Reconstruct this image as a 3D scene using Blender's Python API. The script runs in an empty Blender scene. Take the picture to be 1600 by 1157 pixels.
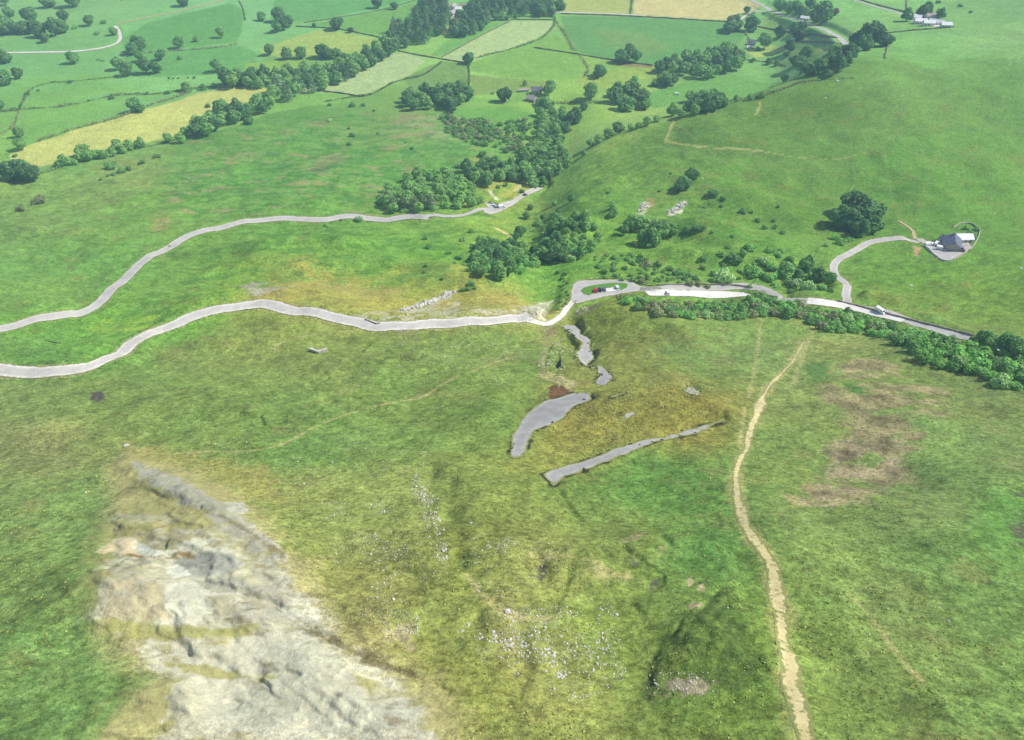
import bpy, math, random
import numpy as np
from mathutils import Vector, Matrix
from mathutils.geometry import delaunay_2d_cdt
random.seed(11); RS = np.random.RandomState(11)
SC = bpy.context.scene; COL = SC.collection

# ------------------------------------------------------------------ camera, sky, sun, exposure
F = 1209.0; PITCH = math.radians(41.0)          # focal length in photo pixels, camera tilt below the horizon
cam = bpy.data.cameras.new('camera'); camo = bpy.data.objects.new('camera', cam); COL.objects.link(camo)
cam.sensor_width = 36; cam.lens = 36 * F / 1600; cam.shift_y = -45 / 1600
cam.clip_start = 1; cam.clip_end = 12000
camo.location = (0, 0, 0); camo.rotation_euler = (math.pi / 2 - PITCH, 0, 0); SC.camera = camo

SUN_AZ = math.radians(14); SUN_EL = math.radians(46)    # azimuth counter-clockwise from +x
w = bpy.data.worlds.new('World'); SC.world = w; w.use_nodes = True
nt = w.node_tree; bg = nt.nodes['Background']
sky = nt.nodes.new('ShaderNodeTexSky'); sky.sky_type = 'NISHITA'; sky.sun_disc = False
sky.sun_elevation = SUN_EL; sky.sun_rotation = math.pi / 2 - SUN_AZ
sky.air_density = 1.0; sky.dust_density = 1.0; sky.ozone_density = 1.0
nt.links.new(sky.outputs[0], bg.inputs[0]); bg.inputs[1].default_value = 0.10
sl = bpy.data.lights.new('sun', 'SUN'); so = bpy.data.objects.new('sun', sl); COL.objects.link(so)
sl.energy = 4.0; sl.angle = math.radians(0.5); sl.color = (1.0, 0.95, 0.86)
sd = Vector((math.cos(SUN_AZ) * math.cos(SUN_EL), math.sin(SUN_AZ) * math.cos(SUN_EL), math.sin(SUN_EL)))
so.rotation_euler = sd.to_track_quat('Z', 'Y').to_euler()
SC.view_settings.view_transform = 'Standard'; SC.view_settings.look = 'None'
SC.view_settings.exposure = 0.40; SC.view_settings.gamma = 1.0
SC.cycles.volume_bounces = 0
SC.cycles.max_bounces = 5; SC.cycles.diffuse_bounces = 2

# ------------------------------------------------------------------ small helpers
def lin(c):
    c = np.asarray(c, float) / 255.0
    return np.where(c <= 0.04045, c / 12.92, ((c + 0.055) / 1.055) ** 2.4)
def sm(a, b, x):
    t = np.clip((x - a) / (b - a), 0, 1); return t * t * (3 - 2 * t)
def hsh(i, j, seed):
    h = (i.astype(np.int64) * 374761393 + j.astype(np.int64) * 668265263 + seed * 974634777) & 0xffffffff
    h = ((h ^ (h >> 13)) * 1274126177) & 0xffffffff
    h = ((h ^ (h >> 15)) * 2246822519) & 0xffffffff
    return ((h ^ (h >> 16)) & 0xffff) / 65535.0
def vn(x, y, s, seed):                                   # value noise, -1..1
    X = np.asarray(x) / s; Y = np.asarray(y) / s
    i = np.floor(X); j = np.floor(Y); a = X - i; b = Y - j
    a = a * a * a * (a * (a * 6 - 15) + 10); b = b * b * b * (b * (b * 6 - 15) + 10)
    n00 = hsh(i, j, seed); n10 = hsh(i + 1, j, seed); n01 = hsh(i, j + 1, seed); n11 = hsh(i + 1, j + 1, seed)
    return ((n00 * (1 - a) + n10 * a) * (1 - b) + (n01 * (1 - a) + n11 * a) * b) * 2 - 1
def rot2(x, y, ang):
    c, s = math.cos(ang), math.sin(ang); return x * c - y * s, x * s + y * c
def fbm(x, y, s, seed, o=4, g=0.5):
    r = 0; a = 1; t = 0
    for k in range(o):
        xr, yr = rot2(x, y, 0.6 * k + 0.3)
        r = r + a * vn(xr + 17.3 * k, yr - 9.1 * k, s / 2 ** k, seed + k); t += a; a *= g
    return r / t * 1.5

# ------------------------------------------------------------------ the lie of the land
CP, SP = math.cos(PITCH), math.sin(PITCH)
def ray(u, v):
    u = np.asarray(u, float); v = np.asarray(v, float)
    a = (u - 800) / F; b = -(v - 533.5) / F
    return np.stack([a, CP + b * SP, -SP + b * CP], -1)
_py = np.array([-400, -100, 40, 150, 264, 364, 450, 600, 800, 1200, 1600, 5000.])
_pz = np.array([-10, -52, -112, -172, -228, -262, -288, -323, -352, -378, -386, -386.])
_ty = np.arange(-400, 5001, 2.0); _tz = np.interp(_ty, _py, _pz)
_k = np.exp(-0.5 * (np.arange(-40, 41) / 16.0) ** 2); _k /= _k.sum()
_tz = np.convolve(np.pad(_tz, 40, mode='edge'), _k, mode='valid')
def base(x, y): return np.interp(y, _ty, _tz)
def hit(us, vs, T, tmin=60, tmax=4500, n=900):
    """where the sight lines through photo points meet the ground T"""
    us = np.atleast_1d(np.asarray(us, float)); vs = np.atleast_1d(np.asarray(vs, float))
    d = ray(us, vs); t = tmin * (tmax / tmin) ** (np.arange(n) / (n - 1.0))
    P = d[:, None, :] * t[None, :, None]
    below = P[..., 2] < T(P[..., 0], P[..., 1])
    k = np.argmax(below, 1); k = np.where(below.any(1), k, n - 1); k = np.maximum(k, 1)
    lo = t[k - 1]; hi = t[k]
    for _ in range(22):
        m = 0.5 * (lo + hi); Q = d * m[:, None]
        b = Q[:, 2] < T(Q[:, 0], Q[:, 1]); hi = np.where(b, m, hi); lo = np.where(b, lo, m)
    return d * hi[:, None]
def seg_d(x, y, pl, vals=None):
    """distance to a polyline (N,2); optional per-vertex values interpolated at the nearest point; signed side"""
    bd = np.full(x.shape, 1e18); bv = None if vals is None else np.zeros(x.shape + (vals.shape[1],)); bs = np.zeros(x.shape)
    for i in range(len(pl) - 1):
        ax, ay = pl[i]; bx, by = pl[i + 1]; dx, dy = bx - ax, by - ay; L = dx * dx + dy * dy + 1e-9
        t = np.clip(((x - ax) * dx + (y - ay) * dy) / L, 0, 1)
        ex = x - ax - t * dx; ey = y - ay - t * dy; q = ex * ex + ey * ey
        m = q < bd; bd = np.where(m, q, bd)
        bs = np.where(m, np.sign(dx * ey - dy * ex), bs)
        if vals is not None:
            bv = np.where(m[..., None], vals[i] + (vals[i + 1] - vals[i]) * t[..., None], bv)
    return np.sqrt(bd), bs, bv
def near(x, y, pl, pad):
    pl = np.asarray(pl)
    return np.nonzero((x > pl[:, 0].min() - pad) & (x < pl[:, 0].max() + pad) & (y > pl[:, 1].min() - pad) & (y < pl[:, 1].max() + pad))[0]
def sd_poly(x, y, P):
    """signed distance, negative inside"""
    P = np.asarray(P); ins = np.zeros(x.shape, bool); n = len(P)
    for i in range(n):
        ax, ay = P[i]; bx, by = P[(i + 1) % n]
        c = ((ay > y) != (by > y)); xi = (bx - ax) * (y - ay) / (by - ay + 1e-12) + ax
        ins ^= c & (x < xi)
    d, _, _ = seg_d(x, y, np.vstack([P, P[:1]]))
    return np.where(ins, -d, d)
def spline(pts, step):
    p = np.asarray(pts, float); q = np.vstack([2 * p[0] - p[1], p, 2 * p[-1] - p[-2]]); out = []
    for i in range(1, len(q) - 2):
        n = max(1, int(np.linalg.norm(q[i + 1] - q[i]) / step))
        for k in range(n):
            t = k / n
            out.append(0.5 * ((2 * q[i]) + (q[i + 1] - q[i - 1]) * t + (2 * q[i - 1] - 5 * q[i] + 4 * q[i + 1] - q[i + 2]) * t * t
                              + (3 * q[i] - q[i - 1] - 3 * q[i + 1] + q[i + 2]) * t ** 3))
    out.append(p[-1]); return np.array(out)
def px(pts): a = np.array(pts, float); return a[:, 0], a[:, 1]
def at_y(u, v, y): d = ray(u, v); return d * (y / d[1])

# the long hill on the right: crest points (photo x, photo y, metres ahead, width of the far side)
CREST = [(800, 330, 508, 40), (850, 298, 530, 45), (920, 245, 570, 50), (1000, 205, 605, 60), (1100, 180, 632, 60), (1200, 150, 662, 60), (1330, 96, 705, 75),
         (1450, 92, 730, 330), (1620, 84, 745, 420), (1900, 76, 760, 420)]
_c = np.array([at_y(u, v, y) for u, v, y, s in CREST])
_ch = np.maximum(_c[:, 2] - base(_c[:, 0], _c[:, 1]), 0.5)
_cx = np.arange(-700, 2200, 4.0)
def _smooth(vals, k):
    r = np.interp(_cx, _c[:, 0], vals); g = np.exp(-0.5 * (np.arange(-60, 61) / k) ** 2); return np.convolve(np.pad(r, 60, mode='edge'), g / g.sum(), mode='valid')
_cyl = _smooth(_c[:, 1], 4); _chl = _smooth(_ch, 4); _cfl = _smooth(np.array([c[3] for c in CREST], float), 6)
_chl = _chl * sm(-30, 40, _cx)
GULLY = hit(*px([(905, 520), (880, 500), (862, 470), (848, 430), (828, 395), (822, 360), (828, 332), (850, 285), (868, 240), (876, 190), (880, 160)]), base)[:, :2]
BANK = hit(*px([(330, 483), (430, 477), (520, 492), (590, 508), (700, 502), (800, 494), (860, 500)]), base)[:, :2]
BUMPS = [  # photo x, y, height, radius across, radius along
    (955, 492, 9, 24, 14), (1040, 515, 4, 30, 18), (985, 650, 5, 28, 14), (1060, 640, 4, 20, 12), (1100, 378, 11, 30, 13), (1060, 408, 8, 24, 9), (1180, 412, 5, 20, 9), (1250, 470, 4, 30, 9),
    (1200, 395, 6, 40, 14), (900, 372, 6, 20, 16), (1390, 470, 5, 40, 12), (420, 395, 5, 45, 16), (560, 390, 4, 40, 18), (480, 470, 4, 36, 12),
    (760, 800, 4, 22, 26), (610, 580, 3, 40, 26), (280, 620, 3, 44, 20), (900, 900, 3, 22, 9), (1000, 860, 3, 20, 7), (1100, 1000, 3.0, 9, 9), (1150, 1020, 2.0, 9, 7),
    (300, 860, 4, 30, 16), (240, 930, 3, 22, 10), (700, 445, 4, 30, 8), (880, 425, 4, 24, 8), (1500, 560, 3, 40, 16)]
_bw = hit([b[0] for b in BUMPS], [b[1] for b in BUMPS], base)
DITCH = [  # photo polyline, half width m, depth m
    ([(672, 745), (695, 790), (712, 870), (728, 925)], 3.5, 1.4), ([(1010, 1085), (1018, 1045), (1028, 1012)], .8, .7), ([(1060, 1020), (1085, 975), (1122, 930)], .6, .6),
    ([(1050, 1000), (1075, 960)], 0.5, .7), ([(968, 870), (985, 882), (1000, 884)], 1.0, 1.4), ([(862, 752), (880, 785), (905, 812)], 0.9, 0.8),
    ([(850, 535), (862, 525), (848, 580), (858, 590)], 1.0, 1.0), ([(430, 955), (500, 995), (600, 1040), (700, 1078)], .7, 0.5), ([(640, 900), (690, 935)], 0.8, .5),
    ([(1163, 1056), (1173, 1044)], .5, .6), ([(870, 560), (874, 590)], 3.0, 1.2), ([(72, 533), (92, 537)], 1.6, 1.0), ([(1035, 850), (1045, 862)], 1.2, 1.4), ([(1020, 908), (1030, 922)], 1.0, 1.2), ([(838, 888), (850, 905)], 1.6, 1.2)]
RIDGES = [([(790, 440), (850, 412), (885, 384), (930, 362), (985, 345)], 6, 8), ([(940, 482), (985, 484), (1020, 494), (1060, 520), (1080, 545)], 3, 7), ([(400, 400), (470, 388), (540, 392)], 4, 9), ([(480, 420), (600, 412), (700, 425)], 3.5, 10), ([(330, 430), (420, 412), (470, 420)], 3, 9),
          ([(1000, 245), (1100, 236), (1200, 244)], 2.5, 14), ([(905, 330), (960, 312), (1020, 300)], 3, 10), ([(1330, 470), (1400, 478), (1500, 520)], 4, 10), ([(690, 700), (740, 670), (790, 620)], 2.0, 6), ([(560, 590), (650, 570), (720, 560)], 1.6, 8), ([(930, 640), (1000, 625), (1100, 640)], 3, 8), ([(700, 930), (760, 945), (850, 960)], 1.5, 5), ([(850, 860), (920, 870), (1000, 890)], 1.6, 4), ([(1060, 1040), (1120, 985), (1180, 945)], 2.2, 5), ([(300, 780), (400, 840), (470, 920)], 1.8, 4)]
_rw = [(hit(*px(p), base)[:, :2], h_, s_) for p, h_, s_ in RIDGES]
_dw = [(hit(*px(p), base)[:, :2], wd, dp) for p, wd, dp in DITCH]
SCREE_O = hit(*px([(195, 695), (260, 720), (330, 745), (400, 800), (450, 870), (490, 930), (500, 990), (600, 1035), (720, 1085), (720, 1175), (60, 1175), (230, 1060), (150, 1010),
                   (110, 960), (130, 900), (150, 840), (175, 780), (165, 730)]), base)[:, :2]
def T0(x, y):
    z = base(x, y).astype(float); sh = x.shape; x = x.ravel(); y = y.ravel(); z = z.ravel().copy()
    d = (y - np.interp(x, _cx, _cyl)) * 0.92; hc = np.interp(x, _cx, _chl); fw = np.interp(x, _cx, _cfl)
    z += hc * np.where(d < 0, 1 - sm(0, 1, -d / 270), np.exp(-(d / fw) ** 2))
    i = near(x, y, GULLY, 90)
    if len(i):
        g, _, _ = seg_d(x[i], y[i], GULLY); z[i] -= 7.5 * np.exp(-(g / 22) ** 2)
    i = near(x, y, BANK, 80)
    if len(i):
        g, s, _ = seg_d(x[i], y[i], BANK); z[i] += 5.5 * np.where(s > 0, np.exp(-(g / 13) ** 2), np.exp(-(g / 24) ** 2))
    for (u, v_, h, rx, ry), c in zip(BUMPS, _bw):
        z += h * np.exp(-((x - c[0]) / rx) ** 2 - ((y - c[1]) / ry) ** 2)
    r = sm(900, 560, y) * 0.75 + 0.25                      # the valley fields lie smoother than the hill
    z += r * (3.0 * vn(x, y, 75, 1) + 2.2 * vn(x + 9, y, 34, 2))
    z += r * sm(720, 500, y) * (1.05 * vn(x, y, 15, 3) + 0.3 * vn(x, y, 6.5, 4) + 0.1 * vn(x, y, 2.6, 5))
    z += r * sm(700, 520, y) * 0.9 * (1 - np.abs(vn(x + 0.4 * y, y * 1.8, 30, 6))) * sm(-0.1, 0.5, vn(x, y, 120, 7))
    sl = sm(285, 240, y) * sm(-130, -70, x) * sm(52, 34, x - .1 * y) * sm(-.35, .2, vn(x, y, 70, 58))     # slumped steps and little scarps of the slip
    z += sl * (1.3 * sm(-.10, .10, fbm(x, y, 30, 59, 4)) + .7 * sm(-.12, .12, fbm(x + 40, y, 16, 63, 4)) + .5 * vn(x, y, 9, 64))
    i = near(x, y, SCREE_O, 20)
    if len(i):
        q = sm(8, -14, sd_poly(x[i], y[i], SCREE_O)); X, Y = rot2(x[i], y[i], 0.45)
        z[i] += q * (1.3 * fbm(X / 2.2, Y, 9, 41, 5, .6) - 1.3 * np.maximum(0, vn(X / 3, Y, 12, 44)) + .5 * (1 - np.abs(vn(X / 1.6, Y, 4, 46))) + 0.8 * sm(-.09, .09, fbm(X / 2.4, Y, 11, 48, 4)) + .6 * sm(-.08, .08, fbm(X / 2.0, Y + 30, 6, 49, 3)))
    for pl, h_, s_ in _rw:
        i = near(x, y, pl, s_ * 3)
        if len(i):
            g, _, _ = seg_d(x[i], y[i], pl); z[i] += h_ * np.exp(-(g / s_) ** 2) * (.8 + .4 * vn(x[i], y[i], 20, 57))
    for pl, wd, dp in _dw:
        i = near(x, y, pl, 12)
        if len(i):
            g, _, _ = seg_d(x[i], y[i], pl); n = 0.6 + 0.8 * vn(x[i], y[i], 3.5, 50); z[i] -= dp * n * np.exp(-(g / wd) ** 2)
    return z.reshape(sh)

# one sheet of ground: rows about as far apart as the picture needs, columns widening with distance
NC = 1000
_dep = np.linspace(math.radians(74), math.radians(14.6), 860)
_yy = []
for a in _dep:                                           # metres ahead at which each depression angle meets the plain profile
    lo, hi = -50.0, 4000.0
    for _ in range(40):
        m = .5 * (lo + hi)
        if -base(0, m) > m * math.tan(a): lo = m
        else: hi = m
    _yy.append(hi)
GY = np.concatenate([np.linspace(-160, _yy[0] - 3, 24), np.array(_yy), _yy[-1] * (5200 / _yy[-1]) ** (np.arange(1, 61) / 60.0)])
HW = (GY * CP - base(0, GY) * SP) * (800 / F) * 1.2 + 15
GX = np.linspace(-1, 1, NC)
XX = HW[:, None] * GX[None, :]; YY = np.repeat(GY[:, None], NC, 1)
NRW = len(GY)
ZZ = T0(XX, YY)
def H(x, y):
    """height of the ground sheet"""
    x = np.asarray(x, float); y = np.asarray(y, float)
    r = np.clip(np.interp(y, GY, np.arange(NRW)), 0, NRW - 1.001); i = r.astype(int); fr = r - i
    hw = HW[i] * (1 - fr) + HW[i + 1] * fr
    c = np.clip((x / hw + 1) * 0.5 * (NC - 1), 0, NC - 1.001); j = c.astype(int); fc = c - j
    return (ZZ[i, j] * (1 - fc) + ZZ[i, j + 1] * fc) * (1 - fr) + (ZZ[i + 1, j] * (1 - fc) + ZZ[i + 1, j + 1] * fc) * fr
def W(pts): return hit(*px(pts), H)                       # photo points -> ground points
def W1(u, v): return hit([u], [v], H)[0]

# ------------------------------------------------------------------ roads: level the ground under them first
ROADS = [  # name, photo points, width m, surface, noise of the edges
    ('road', 'lower', [(-60, 524), (0, 514), (60, 500), (120, 486), (152, 474), (168, 461), (190, 441), (222, 411), (260, 388), (300, 369), (350, 353), (400, 346), (470, 342), (540, 341), (620, 343), (670, 339)], 6.6, 'tar', 0.35),
    ('road', 'thin', [(668, 339), (700, 334), (745, 330), (770, 326)], 3.6, 'tar', 0.35),
    ('road', 'main', [(-60, 572), (0, 578), (40, 582), (85, 580), (130, 571), (180, 552), (230, 529), (280, 505), (330, 486), (380, 479), (430, 479), (470, 485), (520, 496), (560, 505), (590, 509), (640, 508), (700, 505), (760, 501), (800, 497), (828, 494)], 6.8, 'old', 0.5),
    ('road', 'right', [(1000, 451), (1040, 451.5), (1080, 451), (1120, 451), (1160, 453), (1200, 459), (1240, 465), (1280, 472), (1310, 476), (1340, 482), (1370, 490), (1400, 498), (1440, 508), (1480, 518), (1520, 529), (1580, 545), (1680, 570)], 5.8, 'tar', 0.2),
    ('road', 'house lane', [(1322, 474), (1326, 460), (1319, 443), (1305, 430), (1302, 420), (1309, 408), (1330, 393), (1360, 381), (1390, 377), (1420, 374), (1438, 376)], 4.6, 'tar', 0.2),
    ('track', 'fork', [(1432, 371), (1427, 363), (1415, 355), (1404, 349)], 2.2, 'dirt', 0.4),
    ('track', 'link', [(824, 497), (840, 500), (854, 502.5), (866, 499), (880, 490), (890, 481), (896, 473)], 3.4, 'grit', 0.5),
    ('track', 'far pale', [(-60, 83), (60, 82), (120, 80), (165, 73), (183, 67), (188, 60), (186, 50), (180, 41)], 5.0, 'grit', 0.2),
    ('track', 'far pale two', [(182, 37), (230, 27), (290, 15), (345, 2), (420, -14)], 3.6, 'dirt', 0.3),
    ('road', 'far right', [(1140, -14), (1165, -3), (1190, 8), (1205, 17), (1240, 30), (1280, 43), (1305, 55), (1318, 64), (1326, 72)], 7.5, 'tar', 0.2),
    ('road', 'far lane', [(845, 19), (900, 20), (985, 24), (1060, 29), (1140, 33.5), (1170, 24), (1203, 16)], 3.6, 'grit', 0.2),
    ('road', 'far lane two', [(1310, -8), (1325, -2), (1360, 8), (1415, 23)], 5.0, 'tar', 0.2)]
PADS = {  # areas levelled and surfaced
    'loop': [(892.5, 455), (896, 447.5), (905, 440.6), (930, 437), (955, 436.5), (974, 437), (987.5, 440), (999, 444), (1011, 447.8), (1030, 448.6), (1034, 455), (1005, 455.6), (986, 458), (955, 462.5), (917.5, 471), (902, 475), (895, 472.5), (892.5, 465)],
    'stop': [(757, 332), (756, 327), (763, 322), (757, 317), (764, 315), (776, 319), (800, 314), (822, 303), (836, 291), (846, 285), (850, 290), (838, 301), (822, 312), (800, 322), (780, 331), (766, 336)],
    'yard': [(1430, 374), (1440, 372), (1447, 377), (1460, 378), (1490, 377), (1512, 378), (1517, 386), (1500, 400), (1487, 406), (1476, 408), (1465, 403), (1452, 393), (1444, 384)],
    'farm yard': [(1417, 26), (1432, 28), (1450, 33), (1470, 36), (1486, 40), (1480, 44), (1455, 42), (1430, 37)],
    'farm court': [(703, 22), (704, 10), (716, 10), (715, 24), (711, 36), (712, 46), (700, 52), (682, 56), (693, 46), (704, 38)],
    'verge': [(1003, 455), (1016, 454), (1080, 453.6), (1130, 454), (1160, 456), (1176, 460), (1158, 464), (1080, 464), (1013, 463)]}
SLABS = [
    [(877, 512), (886.5, 503.7), (903.6, 501), (907, 510), (907, 522), (914, 522), (920.7, 529), (924, 535), (921, 543), (929, 554), (925, 560), (920.7, 567), (920, 574), (909, 571), (899, 558), (903.6, 550), (909, 541), (901.7, 538), (896, 530), (890, 522)],
    [(932, 572), (941.6, 571), (951, 582.6), (959.7, 590), (950, 597), (943.5, 601.6), (930, 600.6), (935, 588)],
    [(922, 573), (930, 570), (931, 575), (925, 578)],
    [(795, 715), (800, 683), (815.5, 652.6), (830, 640), (852, 628), (875, 623), (896, 616), (924, 615), (927, 620), (896, 634), (885.5, 650), (870, 662), (854, 668), (834, 676), (828.5, 689), (822, 706), (814, 717), (804, 719)],
    [(848, 737), (867, 732), (924, 717), (966, 699), (1012.6, 686), (1033, 683), (1059, 675), (1100, 662), (1132, 648), (1135, 655), (1111, 668), (1090, 679), (1059, 684), (1020, 694), (975, 714), (945, 726), (885.5, 745), (865, 757)],
    [(950, 620), (979, 613.5), (972, 618), (953, 624)],
    [(1069, 611), (1076, 603), (1083, 602), (1093, 613), (1090, 622), (1078, 618)],
    [(966, 658), (976, 648), (987, 642), (992, 647), (980, 655), (972, 659)],
    [(944, 686), (950, 674), (954, 673), (949, 684)]]
_z0 = ZZ.copy(); XF = XX.ravel(); YF = YY.ravel()
ribbons = []
for name, key, pts, wid, mat, jag in ROADS:
    P = W(spline(pts, 6)); P = spline(P, 2.5 if P[:, 1].mean() < 700 else 5)
    zk = np.convolve(np.pad(P[:, 2], 8, mode='edge'), np.ones(17) / 17, mode='valid'); P[:, 2] = zk
    ribbons.append((name, key, P, wid, mat, jag))
    far = 3.0 if P[:, 1].mean() > 700 else 0
    zf = ZZ.ravel(); i = near(XF, YF, P[:, :2], 14 + far)
    d, _, v = seg_d(XF[i], YF[i], P[::2, :2] if len(P) % 2 else np.vstack([P[::2, :2], P[-1:, :2]]), (P[::2, 2:3] if len(P) % 2 else np.vstack([P[::2, 2:3], P[-1:, 2:3]])))
    kf = 1 - sm(wid / 2 + 1.5 + far, wid / 2 + 8 + far, d); zf[i] = zf[i] * (1 - kf) + v[:, 0] * kf
    ZZ = zf.reshape(ZZ.shape)
PADW = {}
for key, pts in PADS.items():
    P = W(pts); PADW[key] = P[:, :2]
    if key == 'verge': continue
    A = np.stack([P[:, 0], P[:, 1], np.ones(len(P))], 1); co = np.linalg.lstsq(A, P[:, 2], rcond=None)[0]
    zf = ZZ.ravel(); i = near(XF, YF, P[:, :2], 16); d = sd_poly(XF[i], YF[i], P[:, :2])
    kf = 1 - sm(1.5, 9, d); zf[i] = zf[i] * (1 - kf) + (co[0] * XF[i] + co[1] * YF[i] + co[2]) * kf; ZZ = zf.reshape(ZZ.shape)
SLW = [W(s)[:, :2] for s in SLABS]
for P in SLW:
    zf = ZZ.ravel(); i = near(XF, YF, P, 8); d = sd_poly(XF[i], YF[i], P)
    A = np.stack([XF[i], YF[i], np.ones(len(i))], 1); 
    if (d < 0).sum() > 8:
        co = np.linalg.lstsq(A[d < 0], zf[i][d < 0], rcond=None)[0]; kf = (1 - sm(0.0, 2.5, d)) * 0.8
        zf[i] = zf[i] * (1 - kf) + (A @ co) * kf
    ZZ = zf.reshape(ZZ.shape)
ZROAD = ZZ.copy()                                          # the level the surfacing lies on
def HR(x, y):
    global ZZ
    keep = ZZ; ZZ = ZROAD; r = H(x, y); ZZ = keep; return r
zf = ZZ.ravel().copy()
def sink(d_in, i, dep):                                    # the ground sheet dips under the surfacing
    zf[i] -= dep * sm(0.0, 0.9, d_in)
for name, key, P, wid, mat, jag in ribbons:
    i = near(XF, YF, P[:, :2], 8); d, _, _ = seg_d(XF[i], YF[i], P[::2, :2]); sink(wid / 2 - 0.2 - d, i, 0.5)
for P in list(PADW.values()) + SLW:
    i = near(XF, YF, P, 4); sink(-sd_poly(XF[i], YF[i], P) - 0.15, i, 0.4)
ZG = zf.reshape(ZZ.shape)                                  # drawn ground; ZZ keeps the walking level

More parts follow.
